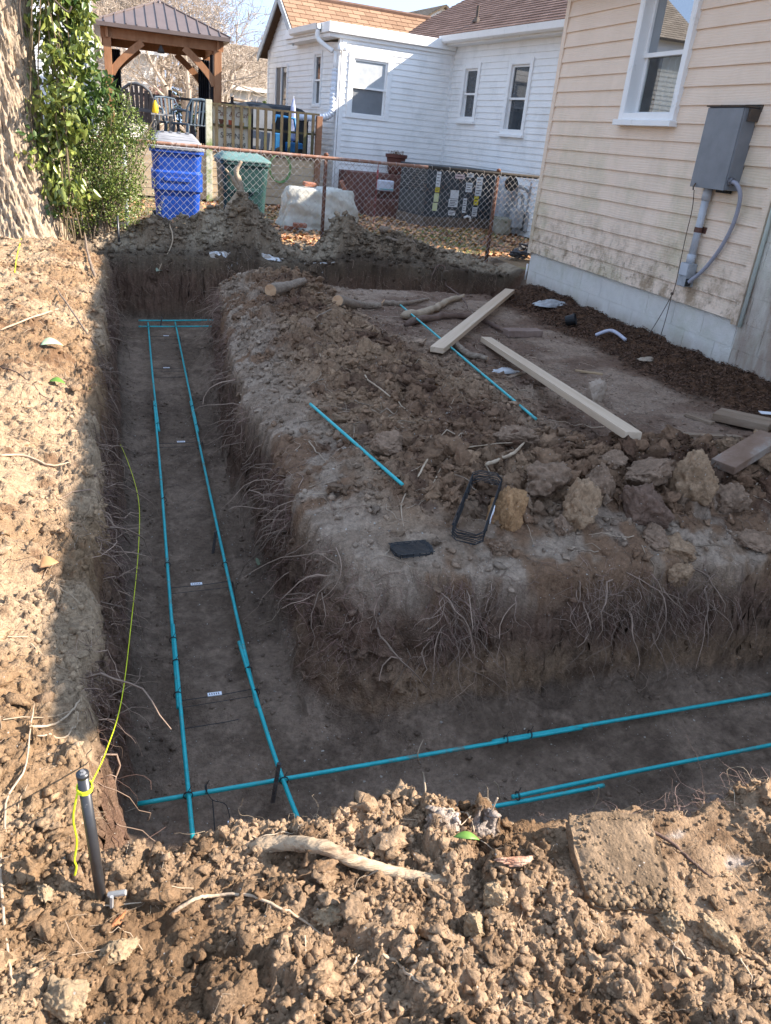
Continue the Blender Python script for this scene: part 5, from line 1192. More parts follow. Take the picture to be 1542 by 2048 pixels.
CL=[(1089,955,.125,(1.1,.9,.85),'broad pale clod at the left of the front row, behind the wedge shaped one'),
(1154,1005,.118,(1.0,.8,1.0),'wedge shaped tan clod with a smooth cut face in the front row'),
(1204,965,.10,(.7,.8,1.15),'narrow upright clod right of the wedge shaped one'),
(1275,1010,.13,(.95,.8,1.0),'large dark crumbly clod in the middle of the front row'),
(1297,935,.125,(1.25,.8,.75),'wide clod lying just below the near end of the pine board'),
(1387,962,.125,(.8,.8,1.25),'tall cracked tan clod near the thick wooden block'),
(1021,1030,.11,(.8,.8,1.15),'wet ochre clod right of the wire bundle'),
(1455,992,.11,(1,.9,.8),'dark clod right of the tall cracked one'),
(1358,1091,.085,(1.2,.9,.7),'low tan clod at the lip above the front trench'),
(1354,1145,.075,(1,.9,.9),'small tan clod fallen just over the lip of the front trench'),
(1035,868,.105,(1.3,.8,.7),'dark clod under the near end of the long loose teal bar'),
(1316,1068,.07,(1,1,.8),'small clod behind the low tan one'),
(1000,1085,.055,(1.1,.9,.8),'small round clod below the wire bundle'),
(1225,915,.07,(1.2,.8,.6),'small flat clod behind the narrow upright one'),
(775,880,.085,(1.1,.9,.7),'lone rounded clod on the spoil near the short loose teal bar'),
(610,640,.07,(1.2,1,.6),'grey clod on the far left edge of the pad'),
(1130,1050,.05,(1,1,.8),'small clod in front of the wedge shaped one'),
(1500,1075,.08,(1.3,.9,.6),'flat brown clod at the right edge of the pad')]
for i,(a,b,r,sc,lb) in enumerate(CL):
    p=on(a,b+r*180); base=(.33,.215,.13) if i in (1,5,8,9) else ((.36,.205,.10) if i==6 else (.25,.165,.11) if i!=3 else (.19,.12,.085))
    rock('dirt_clod',p,r,CLOD,lb,'dirt clod',sc=sc,seed=20+i,grp='large clods on the dirt pad',rot=i*.9,dz=r*.18,ic=I4,scol=base,amp=.35)
CF=[(645,1815,.042,'dark chunky clod left of centre on the near bank'),(1250,1690,.03,'clod beside the slab')]
for i,(a,b,r,sc,lb) in enumerate([(660,1830,.030,(1.2,.9,.8),'rounded dark clod in the middle of the near bank'),(945,1860,.028,(.9,.9,1.2),'faceted clod below the broken orange root'),(1440,1880,.040,(1.1,.8,1.0),'smooth faceted tan clod at the right of the near bank'),(120,2010,.035,(1.3,1,.7),'broad pale clod at the bottom left corner'),(240,1905,.030,(1.2,.9,.8),'ochre clod below the orange shard'),(980,1800,.028,(1,1,.9),'clod just below the near end of the big root'),(1340,1850,.028,(1,1,1),'dark clod below the slab corner'),(90,1790,.022,(1,1,.7),'pinkish stone by the pipe stake base')]):
    p=on(a,b); rock('dirt_clod',p,r,CLOD,lb,'dirt clod',sc=sc,seed=60+i,grp='large clods on the near bank',rot=i,dz=r*.3,ic=I4,scol=(.34,.245,.15),amp=.4)
# ---- black wire bundles
def bundle(pa,pb,w,h,label,n=7,lift=.02,tagat=True,flat=False):
    a=on(*pa);b=on(*pb); a.z+=lift; b.z+=lift*(2.2 if not flat else 1); d=(b-a).normalized(); y=Vector((0,0,1)).cross(d).normalized(); z=d.cross(y)
    s=thing('wire_bundle',label,'wire bundle',(a+b)/2); m=MB(); L_=(b-a).length
    for k in range(n):
        o=z*(k/(n-1))*h; j=lambda: Vector([random.uniform(-.003,.003) for _ in range(3)])
        r=min(w,.05)*.5
        P0=[a+y*w/2+d*r,a+y*(w/2-r),a-y*(w/2-r),a-y*w/2+d*r,b-y*w/2-d*r,b-y*(w/2-r),b+y*(w/2-r),b+y*w/2-d*r,a+y*w/2+d*r]
        m.tube([p+o+j() for p in P0],.0022,5)
    for k in range(6):
        t=.08+.84*k/5
        for sg_ in (-1,1): c=a.lerp(b,t)+y*sg_*w/2; m.tube([c-z*.004,c+z*(h+.004)],.0026,5)
    m.build('wires',BW,s)
    if tagat:
        c=a.lerp(b,.42)-y*(w/2+.006)+z*h*.5; m=MB(); m.bar(c-d*.045,c+d*.045,.004,.028,up=z); tg=m.build('tag',TAG,s)
        m=MB(); m.bar(c-d*.035-y*.003,c-d*.005-y*.003,.001,.014,up=z); m.build('print',mk('red_print',(.4,.05,.04),(.1,.1,.1),scale=90,rough=.6),tg)
bundle((930,1095),(972,985),.13,.06,'bundle of black wire bar supports leaning on clods, with a white tag',n=8,lift=.02)
bundle((785,1108),(860,1100),.10,.012,'flat black bundle of wire supports on the pale crust',n=5,lift=.006,tagat=False,flat=True)
m=MB(); a=on(785,1108);b=on(860,1100); y=Vector((0,0,1)).cross((b-a).normalized())
for k in range(11): o=y*(-.05+.01*k)+Vector((0,0,.02)); m.tube([a+o,b+o+Vector((random.uniform(-.006,.006),0,0))],.0022,5)
tag(m.build('support_wires',BW),'loose straight black wires laid over the flat bundle','wires')
# ---- plastics, pots and pipes on the pad
PLAS=mk('grey_plastic_film',(.28,.28,.28),(.44,.44,.44),scale=14,rough=.3,spec=.6)
def crumple(name,p,w,d,h,mat,label,cat,seed=1,rz=0):
    n=34; V=[];F=[]
    for j in range(n):
        for i in range(n):
            u=i/(n-1)*2-1;v=j/(n-1)*2-1; e=max(0,1-abs(u)**3)*max(0,1-abs(v)**3)
            z=h*(e**.6)*(.65+.6*float(fbm(np.array([u*2.2+seed]),np.array([v*2.2]),seed,3)[0])); V.append((u*w/2*(1+.12*math.sin(5*v+seed)),v*d/2*(1+.15*math.sin(4*u+seed)),max(z,0)))
    for j in range(n-1):
        for i in range(n-1): a=j*n+i; F.append((a,a+1,a+n+1,a+n))
    m=MB(); m.v=V;m.f=F; o=m.build(name,mat); o.location=p; o.rotation_euler=(0,0,rz); s=o.modifiers.new('s','SOLIDIFY'); s.thickness=.002
    return tag(o,label,cat)
crumple('plastic_bag',on(1102,612),.34,.16,.07,PLAS,'crumpled grey plastic bag beside the house foundation','plastic bag',3,-.2)
SNOW=mk('dirty_snow',(.48,.48,.49),(.64,.64,.65),scale=18,rough=.8,c3=(.30,.25,.20),s3=14,t3=(.46,.58),bump=.6)
crumple('plastic_sheet',on(1000,745),.30,.12,.03,mk('white_plastic',(.42,.42,.43),(.58,.58,.58),scale=10,rough=.4),'crumpled white plastic scrap between the two pine boards','plastic scrap',5,.4)
m=MB(); p=on(1130,652); m.lathe([(.045,0),(.055,.09),(.06,.095),(.05,.09),(.04,.01)],c=(0,0,0),n=14); o=m.build('plant_pot',mk('black_plant_pot',(.012,.012,.013),(.02,.02,.02),rough=.5)); o.location=p+Vector((0,0,.05)); o.rotation_euler=(1.2,.3,.8); tag(o,'small black plant pot tipped over near the house','plant pot')
a=on(1190,675,.02);b=on(1220,672,.05);c=on(1250,684,.02); m=MB(); m.tube(cr([a,b,c],8),.016,10); tag(m.build('pipe_piece',mk('pale_grey_pipe',(.42,.42,.50),(.5,.5,.56),rough=.5),smooth=True),'short curved pale grey pipe piece on the mulch','pipe')
crumple('dead_leaf',on(1292,722,.01),.16,.09,.025,mk('pale_dead_leaf',(.34,.26,.19),(.42,.34,.26),rough=.85),'large pale curled leaf on the bare soil by the house','leaf',8,.2)
# coil of hose at the house corner
m=MB(); c=on(1040,520); random.seed(5)
for k in range(7):
    r=.14+.03*random.random(); tl=Vector((random.uniform(-.25,.25),random.uniform(-.25,.25),1)).normalized(); e=tl.orthogonal().normalized(); g_=tl.cross(e)
    m.tube([c+Vector((.02*k-.05,0,.05+.022*k))+(e*math.cos(t/18*6.283)*r*1.4+g_*math.sin(t/18*6.283)*r*.6) for t in range(19)],.014,8,cap=False)
tag(m.build('hose_coil',mk('dark_hose',(.05,.05,.055),(.09,.09,.095),scale=12,rough=.6),smooth=True),'heap of dark coiled hose at the far corner of the cream house','hose')
m=MB(); p=on(1050,560); m.tube([p,p+Vector((.0,0,.2))],.012,8); tag(m.build('white_pipe_stub',WHITE,smooth=True),'short white pipe stub at the far corner of the cream house','pipe')
# snow patches
for i,(a,b,w,d,rz,lb) in enumerate([(455,517,.42,.10,-.1,'longest strip of dirty snow on the back bank, left'),(545,519,.26,.06,-.1,'small strip of dirty snow in the middle of the back bank'),(650,533,.30,.08,-.05,'strip of dirty snow below the pointed mound'),(600,537,.2,.06,0,'small snow patch left of the pointed mound')]):
    n=34;V=[];F=[]; c=on(a,b)
    hs_=lambda x,y: sum(hz(x+p_,y+q_) for p_ in (-.04,0,.04) for q_ in (-.04,0,.04))/9+.008
    for jj in range(n):
        for ii_ in range(n):
            u=ii_/(n-1)*2-1;v=jj/(n-1)*2-1; x=c.x+(u*math.cos(rz)-v*math.sin(rz)*d/w)*w/2;y=c.y+(u*math.sin(rz)*1+v*d/w*math.cos(rz))*w/2
            e=1-(u*u+v*v)+.9*float(fbm(np.array([u*3+i]),np.array([v*3]),300+i,3)[0]); V.append((x,y,hs_(x,y)+.009*min(1,max(-1,e*1.4-.35))*(1 if w>.15 else .6)-(.05 if abs(hz(x,y)-c.z)>.05 or interp(TT,np.float64(x),np.float64(y))>.08 else 0)))
    for jj in range(n-1):
        for ii_ in range(n-1): k=jj*n+ii_; F.append((k,k+1,k+n+1,k+n))
    m=MB(); m.v=V;m.f=F; tag(m.build('snow_patch',SNOW,smooth=True),lb,'snow')
# a little soil spilled on the slab
sl_=[o for o in COL.objects if o.name=='paving_slab'][0]; bpy.context.view_layer.update(); mwS=sl_.matrix_world
pp_=[]; rr_=[]
for k in range(900):
    u=RNG.uniform(-.10,.10); v=RNG.uniform(-.112,.112); 
    if RNG.uniform()<(.95 if v<-.07 else .25): p=mwS@Vector((u,v,.021)); pp_.append(p); rr_.append(RNG.uniform(.0015,.006 if v>-.06 else .010))
v0,f0=I1; n=len(pp_); Rm=rotm(n); vv=np.einsum('nij,kj->nki',Rm,lump(v0,5,.6))*np.array(rr_)[:,None,None]+np.array([list(p) for p in pp_])[:,None]
tag(npmesh('spilled_soil',vv.reshape(-1,3),(f0[None]+(np.arange(n)*len(v0))[:,None,None]).reshape(-1,3),CLOD,col=np.repeat(np.array([[.24,.165,.10]])*RNG.uniform(.7,1.3,(n,1)),len(v0),0)),kind='stuff')
# ================================================================ ROOTS, STICKS, LITTER
random.seed(21)
BARK=mk('grey_bark',(.19,.135,.095),(.32,.245,.18),scale=26,rough=.9,bump=2,bscale=60,stretch=(1,1,1))
ROOTP=mk('pale_root',(.36,.26,.17),(.48,.37,.26),scale=14,rough=.85,bump=.5)
ROOTD=mk('dark_root',(.10,.06,.045),(.17,.11,.08),scale=14,rough=.9,bump=.5)
BIGR=mk('big_root_bark',(.30,.21,.13),(.48,.37,.25),scale=22,rough=.9,bump=1.6,bscale=60,stretch=(.25,1,1),c3=(.16,.10,.06),s3=14,t3=(.54,.66))
CUTW=mk('fresh_cut_wood',(.38,.20,.10),(.52,.34,.20),scale=20,rough=.8)
def root(pp,r,label,mat=ROOTP,name='root',cat='root',grp=None,ends=False,wob=.25,lift=1.0,n=8,dzs=None,k=6,jit=.10):
    pts=[]
    for i,(a,b) in enumerate(pp):
        v=on(a,b); v.z+=(dzs[i] if dzs else r*lift); pts.append(v)
    c=cr(pts,k); L=len(c); rr=[]
    for i in range(L):
        t=i/(L-1); c[i]=c[i]+Vector([random.uniform(-1,1)*r*wob for _ in range(3)])
        g=hz(c[i].x,c[i].y)
        if not dzs and c[i].z<g+r*.4: c[i].z=g+r*.4
        rr.append(r*(1-.45*t)*(1+random.uniform(-.08,.08))*(1 if ends else min(1,.35+t*9,.2+(1-t)*9)))
    m=MB(); m.tube(c,rr,n,jit=jit); 
    if ends:
        o=thing(name,label,cat,c[0],0,grp); m.build('bark',mat,o,smooth=True)
        for (p0,p1,q_) in ((c[0],c[1],rr[0]),(c[-1],c[-2],rr[-1])):
            d=(p0-p1).normalized(); e=MB(); e.tube([p0+d*.0005,p0+d*.004],[q_*.96,q_*.92],12); e.build('cut_end',CUTW,o)
        return o
    return tag(m.build(name,mat,smooth=True),label,cat,grp)
root([(500,1697),(560,1700),(640,1712),(720,1735),(800,1752),(850,1758),(925,1762)],.0185,'thick pale root lying along the near edge of the trench',BIGR,n=20,wob=.05,k=10,jit=.03,dzs=[.004,.012,.016,.014,.008,.002,-.002])
root([(340,1835),(390,1805),(430,1797),(500,1805),(560,1822),(610,1850),(645,1880)],.0042,'long arched thin root in the middle of the near bank',ROOTP,wob=.3,lift=1.6)
root([(762,1915),(795,1930),(815,1955),(850,1975),(865,1990),(880,1975)],.0035,'short wiggly white root at the bottom of the near bank',ROOTP,wob=.4)
root([(1225,1660),(1290,1665),(1340,1690),(1375,1720),(1420,1760)],.006,'brown forked root right of the paving slab',ROOTD)
root([(10,1690),(15,1600),(50,1540),(62,1470),(70,1410)],.0030,'thin pale root running down the left bank',ROOTP)
root([(60,1460),(110,1450),(150,1420),(160,1400)],.0035,'short curved root on the lower left bank',ROOTP)
root([(75,1480),(130,1478),(155,1450),(155,1425)],.0028,'looped root on the lower left bank',ROOTP)
root([(0,1700),(5,1800),(15,1900),(25,1970)],.0040,'thin root at the left edge of the near bank',ROOTP)
root([(860,985),(905,915),(985,895),(1050,893)],.004,'thin arched branch on the spoil left of the clods',ROOTP,lift=4)
root([(968,942),(1000,930),(1025,918),(1048,895)],.011,'forked pale stick lying above the wire bundle',ROOTP,lift=2.5,name='stick',cat='stick')
root([(835,960),(860,920),(910,890),(930,875)],.005,'thin curved pale stick crossing the spoil',ROOTP,lift=3,name='stick',cat='stick')
root([(690,740),(735,765),(770,790),(830,840)],.006,'thin bent twig on the dark spoil',ROOTP,lift=2,name='twig',cat='twig')
root([(632,640),(660,625),(700,612),(740,600)],.008,'bent grey stick by the cut log',BARK,lift=2,name='stick',cat='stick')
root([(540,592),(575,583),(608,572)],.055,'short grey log with an orange cut end on the far edge of the pad',BARK,ends=True,name='log',cat='log',n=16,wob=.05,lift=.8)
root([(675,612),(720,618),(762,620)],.048,'short knobbly log lying behind the dark spoil',BARK,ends=True,name='log',cat='log',n=16,wob=.06,lift=.8)
root([(765,610),(800,612),(855,603)],.03,'thin log with an orange broken end behind the loose bar',BARK,ends=True,name='log',cat='log',n=12,lift=.9)
root([(800,640),(850,632),(890,612),(930,598)],.045,'curved pale trunk piece on the far side of the pad',mk('peeled_trunk',(.30,.22,.15),(.42,.32,.22),scale=7,rough=.85,bump=.8),name='log',cat='log',n=14,lift=.8)
root([(810,655),(870,640),(950,640),(1005,668)],.038,'long dark log running under the pine board',ROOTD,name='log',cat='log',n=12,lift=.7)
root([(905,690),(925,712),(972,727)],.035,'stubby log with a pale end beside the pine board',BARK,ends=True,name='log',cat='log',n=14,lift=.9)
root([(860,560),(890,580),(925,605),(935,625)],.012,'dark crooked branch by the far end of the pad',ROOTD,name='branch',cat='branch',lift=3)
root([(440,460),(452,430),(465,400),(462,370),(475,345)],.03,'broken root standing upright out of the back mound',mk('grey_stump',(.26,.19,.13),(.38,.30,.22),scale=8,rough=.9,bump=.8),name='root_stump',cat='root',dzs=[-.05,.05,.1,.1,.1]) if False else None
b=Vector((1.36,10.2,.50)); m=MB()
m.tube(cr([b+Vector((-.16,0,-.1)),b+Vector((-.06,0,.10)),b+Vector((.05,0,.26)),b+Vector((.03,.0,.38)),b+Vector((.0,0,.48)),b+Vector((.06,.01,.60))],5),[.048]*6+[.045]*6+[.038]*6+[.03]*4+[.02]*4,10,jit=.15)
m.tube(cr([b+Vector((.04,0,.30)),b+Vector((-.05,.02,.42)),b+Vector((-.13,.02,.50))],4),[.035]*4+[.015]*5,8,jit=.15)
m.tube(cr([b+Vector((.06,0,.28)),b+Vector((.09,-.01,.1)),b+Vector((.09,-.01,-.02))],4),[.018]*9,6,jit=.15)
tag(m.build('tree_stump',mk('grey_stump',(.26,.19,.13),(.38,.30,.22),scale=8,rough=.9,bump=.8),smooth=True),'broken grey stump root sticking up from the back mound in front of the teal bin','stump')
root([(505,975),(540,990),(555,1010)],.003,'x') if False else None
root([(120,620),(60,640),(0,665)],.008,'straight pale stick on the upper left bank',ROOTP,name='stick',cat='stick')
root([(245,780),(210,730),(165,655),(110,575)],.010,'long grey root lying on the upper left bank',BARK,lift=.8)
root([(190,560),(175,510),(163,440)],.016,'short grey stick poking up at the left bank crest',BARK,name='stick',cat='stick',dzs=[.02,.05,.12])
root([(190,960),(215,1010),(230,1060),(262,1100)],.010,'dark root hanging over the left edge of the trench',ROOTD,dzs=[.02,.03,.03,.03])
root([(0,915),(50,915),(100,935),(140,930)],.006,'thin root lying flat on the middle left bank',ROOTP)
root([(0,335+400),(40,750),(80,790),(100,800)],.004,'dark twig on the left bank under the fallen leaf',ROOTD,name='twig',cat='twig')
root([(340,470),(345,500),(322,540),(318,560)],.008,'pale root dangling at the far left corner of the back trench',ROOTP,dzs=[.12,.08,.05,.03]) 
root([(770,480),(800,486),(835,500)],.02,'short stick on the back mound',BARK,name='stick',cat='stick')
root([(762,468),(778,470)],.05,'sawn branch stub with a pale face on the back mound',BARK,ends=True,name='log',cat='log',n=12,lift=1)
root([(850,1590),(845,1560),(832,1535),(842,1515)],.003,'thin white root standing at the trench lip',ROOTP,dzs=[.0,.03,.06,.09])
root([(1075,1590),(1110,1600),(1090,1570)],.003,'q') if False else None
V_=[((1185,1620),(.0,.0),(.01,.06),(.0,.11),'upright thin root rising behind the paving slab'),((1000,1600),(0,0),(-.02,.07),(-.04,.10),'thin bent root rising from the lip of the near bank'),((980,1635),(0,0),(.005,.03),(.01,.05),'short straight root stub on the near bank lip')]
for (pp,a,b_,c,lb) in V_:
    o=on(*pp); m=MB(); m.tube(cr([o+Vector((x,0,z)) for x,z in (a,b_,c)],6),.0026,6); tag(m.build('root',ROOTP,smooth=True),lb,'root')
root([(620,1672),(600,1640),(590,1625)],.003,'z') if False else None
plank((820,1745),(860,1742),.02,.01,'thin bark sliver by the big root',ROOTD,name='bark_sliver',cat='bark') if False else None
# ---- uncountable strands
def strands(n,starts,dirs,length,rad,mode,k=8,col=None,wander=.35,grav=.5,name='root_hair',lift=.004):
    """vectorised thin roots; mode 'hang' falls with gravity, 'lie' follows the soil"""
    p=starts.copy(); d=dirs/np.linalg.norm(dirs,axis=1)[:,None]; out=[p.copy()]
    st=(length/(k-1))
    for i in range(k-1):
        d=d+RNG.normal(size=(n,3))*wander*np.array([1,1,.5 if mode=='lie' else .7])
        if mode=='hang': d[:,2]-=grav
        else: d[:,2]*=.2
        d/=np.linalg.norm(d,axis=1)[:,None]
        p=p+d*st[:,None]; g=interp(ZZ,p[:,0],p[:,1])
        if mode=='lie': p[:,2]=g+lift+RNG.uniform(0,.006,n)
        else: p[:,2]=np.maximum(p[:,2],g+lift)
        out.append(p.copy())
    A=np.stack(out,1)
    ref=np.array([.3,.5,.81]); T=np.gradient(A,axis=1); T/=np.linalg.norm(T,axis=2)[...,None]+1e-9
    s1=np.cross(T,ref); s1/=np.linalg.norm(s1,axis=2)[...,None]+1e-9; s2=np.cross(T,s1)
    tp=(1-.6*np.linspace(0,1,k))[None,:,None]*rad[:,None,None]
    V=np.stack([A+(s1*math.cos(a)+s2*math.sin(a))*tp for a in (0,2.094,4.189)],2).reshape(-1,3)
    base=(np.arange(n)*k*3)[:,None,None]+(np.arange(k-1)*3)[None,:,None]
    j=np.arange(3); F=np.stack([base+j,base+(j+1)%3,base+(j+1)%3+3,base+j+3],-1).reshape(-1,4)
    c=col*RNG.uniform(.6,1.35,(n,1)); C=np.repeat(np.clip(c,0,1),k*3,0)
    return V,F,C
RHM=mk('root_hair',(.85,.85,.85),(1.15,1.15,1.15),scale=30,rough=.9,attr=True)
def merge(name,parts,mat,label=None):
    Vs=[];Fs=[];Cs=[];o=0
    for V,F,C in parts: Vs.append(V);Fs.append(F+o);Cs.append(C);o+=len(V)
    return tag(npmesh(name,np.concatenate(Vs),np.concatenate(Fs),mat,col=np.concatenate(Cs)),kind='stuff',label=label)
def wallpts(n,x0,x1,y0,y1,ta,tb):
    x=RNG.uniform(x0,x1,n*40); y=RNG.uniform(y0,y1,n*40); t=interp(TT,x,y); m=(t>ta)&(t<tb)&(RNG.uniform(size=len(x))<.12+.88*sst(-.15,.35,fbm(x*3.3,y*3.3,611,3))); x=x[m][:n];y=y[m][:n]
    e=.02; gx=(interp(ZZ,x+e,y)-interp(ZZ,x-e,y)); gy=(interp(ZZ,x,y+e)-interp(ZZ,x,y-e)); L=np.hypot(gx,gy)+1e-6
    z=interp(ZZ,x,y); return np.stack([x,y,z],-1),np.stack([-gx/L,-gy/L,np.zeros_like(x)],-1)
PARTS=[]
def hang(n,x0,x1,y0,y1,ta,tb,la,lb,ra,rb,col,grav=.26,wander=.5):
    s,d=wallpts(n,x0,x1,y0,y1,ta,tb); n=len(s); 
    d=d+RNG.normal(size=d.shape)*np.array([.45,.45,.25])
    PARTS.append(strands(n,s,d,RNG.uniform(la,lb,n)*RNG.uniform(.5,1,n),ra+(rb-ra)*RNG.uniform(size=n)**3,'hang',col=np.array([col]),grav=grav,wander=wander))
RC=(.23,.135,.105); RC2=(.36,.25,.18); RC3=(.14,.085,.068)
hang(886,.40,.95,2.4,8.6,.03,.55,.08,.30,.0007,.0020,RC)
hang(306,.40,.95,2.4,8.6,.02,.5,.10,.34,.0008,.0026,RC2)
hang(511,.9,4.6,2.1,2.7,.03,.45,.08,.32,.0006,.0016,RC)
hang(275,1.1,2.6,2.1,2.6,.03,.4,.15,.38,.0007,.0020,(.30,.21,.16))
hang(818,-.40,.06,1.6,9.4,.03,.65,.08,.28,.0007,.0020,RC3)
hang(306,-.40,.06,1.6,9.4,.02,.5,.10,.30,.0007,.0024,RC2)
hang(306,-.2,3.0,1.15,1.5,.02,.35,.04,.13,.0005,.0013,(.45,.34,.22),grav=.12,wander=.5)
hang(306,1.0,2.6,1.18,1.5,.02,.5,.10,.28,.0005,.0013,(.30,.20,.16),grav=.10,wander=.45)
hang(322,-.2,4.8,9.4,9.9,.03,.7,.08,.35,.0010,.0034,RC2)
hang(260,-.2,4.8,9.4,9.9,.03,.7,.08,.30,.0010,.0024,RC3)
hang(385,.6,4.6,8.4,8.8,.03,.5,.08,.25,.0010,.0026,RC2)
hang(130,.40,.95,2.4,8.6,.02,.5,.15,.5,.002,.006,(.26,.18,.13),grav=.2,wander=.3)
hang(110,.9,4.6,2.1,2.7,.03,.6,.15,.5,.002,.0055,(.26,.18,.13),grav=.2,wander=.3)
hang(110,-.40,.06,1.6,9.4,.03,.65,.15,.4,.002,.006,(.26,.18,.13),grav=.2,wander=.3)
# sparse roots further down the walls
hang(275,.4,4.5,2.1,2.8,.45,.95,.06,.22,.0006,.0018,RC2)
hang(220,.4,.95,2.6,8.6,.45,.95,.06,.2,.0007,.0018,RC)
merge('root_hair',PARTS,RHM)
PARTS=[]
def lie(n,x0,x1,y0,y1,fn,la,lb,ra,rb,col,wander=.22):
    q_=pick(n,x0,x1,y0,y1,fn); n=len(q_); s=np.stack([q_[:,0],q_[:,1],interp(ZZ,q_[:,0],q_[:,1])+.006],-1); d=RNG.normal(size=(n,3)); d[:,2]*=.1
    PARTS.append(strands(n,s,d,RNG.uniform(la,lb,n)*RNG.uniform(.4,1,n),ra+(rb-ra)*RNG.uniform(size=n)**3,'lie',col=np.array([col]),wander=wander))
TF=lambda x,y:(T_(x,y)<.3)
lie(1500,-1.3,-.05,1.0,9.5,TF,.04,.22,.0006,.0020,(.34,.25,.17)); lie(500,-1.3,-.05,1.0,9.5,TF,.05,.2,.0006,.0016,(.14,.09,.06))
lie(500,-.4,3,.6,1.4,TF,.02,.09,.0004,.0012,(.42,.32,.22)); 
lie(2600,.6,3.6,2.3,8.5,TF,.04,.24,.0007,.0022,(.22,.15,.11)); lie(900,.6,3.8,2.3,8.5,TF,.05,.26,.0008,.0030,(.36,.27,.19))
lie(700,0,4.5,1.4,9.4,lambda x,y:(T_(x,y)>.95),.02,.12,.0005,.0015,(.28,.21,.16))
lie(1400,-.5,4.9,9.7,10.9,TF,.05,.3,.001,.003,(.30,.23,.17))
lie(170,.7,3.4,2.5,8.3,TF,.2,.6,.002,.0055,(.36,.27,.19),wander=.3); lie(70,-1.2,-.1,1.2,9,TF,.2,.6,.002,.005,(.40,.30,.20),wander=.3); lie(40,-.3,2.6,.7,1.3,TF,.06,.25,.0012,.0032,(.46,.35,.24),wander=.35)
merge('root_litter',PARTS,RHM)
# mulch chips along the house
def chips(n,q_,la,lb,wa,wb,col,name,zoff=.004,tilt=.5,mat=None,colvar=None):
    n=len(q_); L=RNG.uniform(la,lb,n); w=RNG.uniform(wa,wb,n); a=RNG.uniform(0,6.28,n); t=RNG.normal(size=(n,2))*tilt
    u=np.stack([np.cos(a),np.sin(a),t[:,0]],-1); v=np.stack([-np.sin(a),np.cos(a),t[:,1]],-1)
    if q_.shape[1]==2:
        z=np.where((q_[:,1]<11.3)&(q_[:,0]<5.1)&(q_[:,0]>-2.2),interp(ZZ,q_[:,0],q_[:,1]),.1); c=np.stack([q_[:,0],q_[:,1],z+zoff+RNG.uniform(0,.012,n)],-1)
    else: c=q_
    up=np.cross(u,v)*.12*L[:,None]
    P0=[c-u*L[:,None]/2, c-v*w[:,None]/2+up, c+u*L[:,None]/2, c+v*w[:,None]/2+up]
    V=np.stack(P0,1).reshape(-1,3); F=np.arange(n*4).reshape(-1,4)
    cc=np.array([col])*RNG.uniform(.5,1.5,(n,1)) if colvar is None else colvar
    return V,F,np.repeat(np.clip(cc,0,1),4,0)
q1_=pick(16000,3.7,4.62,2.2,8.7,lambda x,y:sst(3.75,4.15,x)); q2_=pick(5000,2.2,4.2,2.6,7.5,lambda x,y:.35*sst(2.2,3.2,x))
merge('mulch',[chips(0,q1_,.012,.05,.004,.014,(.11,.06,.038),'',tilt=.35),chips(0,q2_,.008,.03,.003,.01,(.12,.075,.05),'',tilt=.2)],RHM)
# gravel specks in the trench and on the crust
q3_=pick(1500,.0,4.4,1.4,9.3,lambda x,y:(T_(x,y)>.93)*(.2+.8*sst(.3,.1,np.abs(-interp(DP,x,y)-.12)))*(y<6)); q4_=pick(1500,.6,3.5,2.3,8.5,lambda x,y:(T_(x,y)<.3)*.6)
g1=scatter('pebbles',np.concatenate([q3_,q4_]),RNG.uniform(.0025,.008,len(q3_)+len(q4_)),I1,colmul=1,cols=np.array([[.45,.40,.34]])*RNG.uniform(.6,1.2,(len(q3_)+len(q4_),1)),smooth=True,amp=.25)
# join the clod sheets into one
bpy.ops.object.select_all(action='DESELECT')
for o in SETS: o.select_set(True)
bpy.context.view_layer.objects.active=SETS[0]; bpy.ops.object.join()
# fallen leaves and grass in the neighbouring yard
yn=lambda x,y:np.ones_like(x)*(.35+.65*sst(-.2,.3,fbm(x*.9,y*.9,401,3)))
ql=pick(26000,1.6,8.5,10.8,18.5,yn); ql2=pick(3500,-2.2,2.2,10.0,16,lambda x,y:np.ones_like(x)*.6)
cv=lambda n:np.array([[.46,.23,.10]])*RNG.uniform(.5,1.5,(n,1))*np.array([1,1,1])+RNG.uniform(0,.05,(n,3))
merge('fallen_leaves',[chips(0,ql,.05,.11,.03,.06,None,'',tilt=.35,colvar=cv(len(ql))),chips(0,ql2,.05,.11,.03,.06,None,'',tilt=.35,colvar=cv(len(ql2)))],RHM)
gq=pick(26000,-3,6.5,10.9,16.5,lambda x,y:sst(.05,.3,fbm(x*.8+3,y*.8,402,3)+-.2+.45*G(x,y,3.9,12.3,1.6,.6)+.3*G(x,y,.6,13,1.5,1))); n=len(gq)
def blades(q_,h):
    n=len(q_); a=RNG.uniform(0,6.28,n); w=.004; u=np.stack([np.cos(a),np.sin(a),a*0],-1)*w; z=np.full(n,.10); c=np.stack([q_[:,0],q_[:,1],z],-1)
    hh=RNG.uniform(h*.4,h,n)[:,None]; l=RNG.normal(size=(n,3))*.4; l[:,2]=1; tip=c+l*hh
    V=np.stack([c-u,c+u,tip],1).reshape(-1,3); F=np.arange(n*3).reshape(-1,3); return V,F,np.repeat(np.array([[.16,.22,.045]])*RNG.uniform(.6,1.5,(n,1)),3,0)
merge('grass',[blades(gq,.06)],RHM)
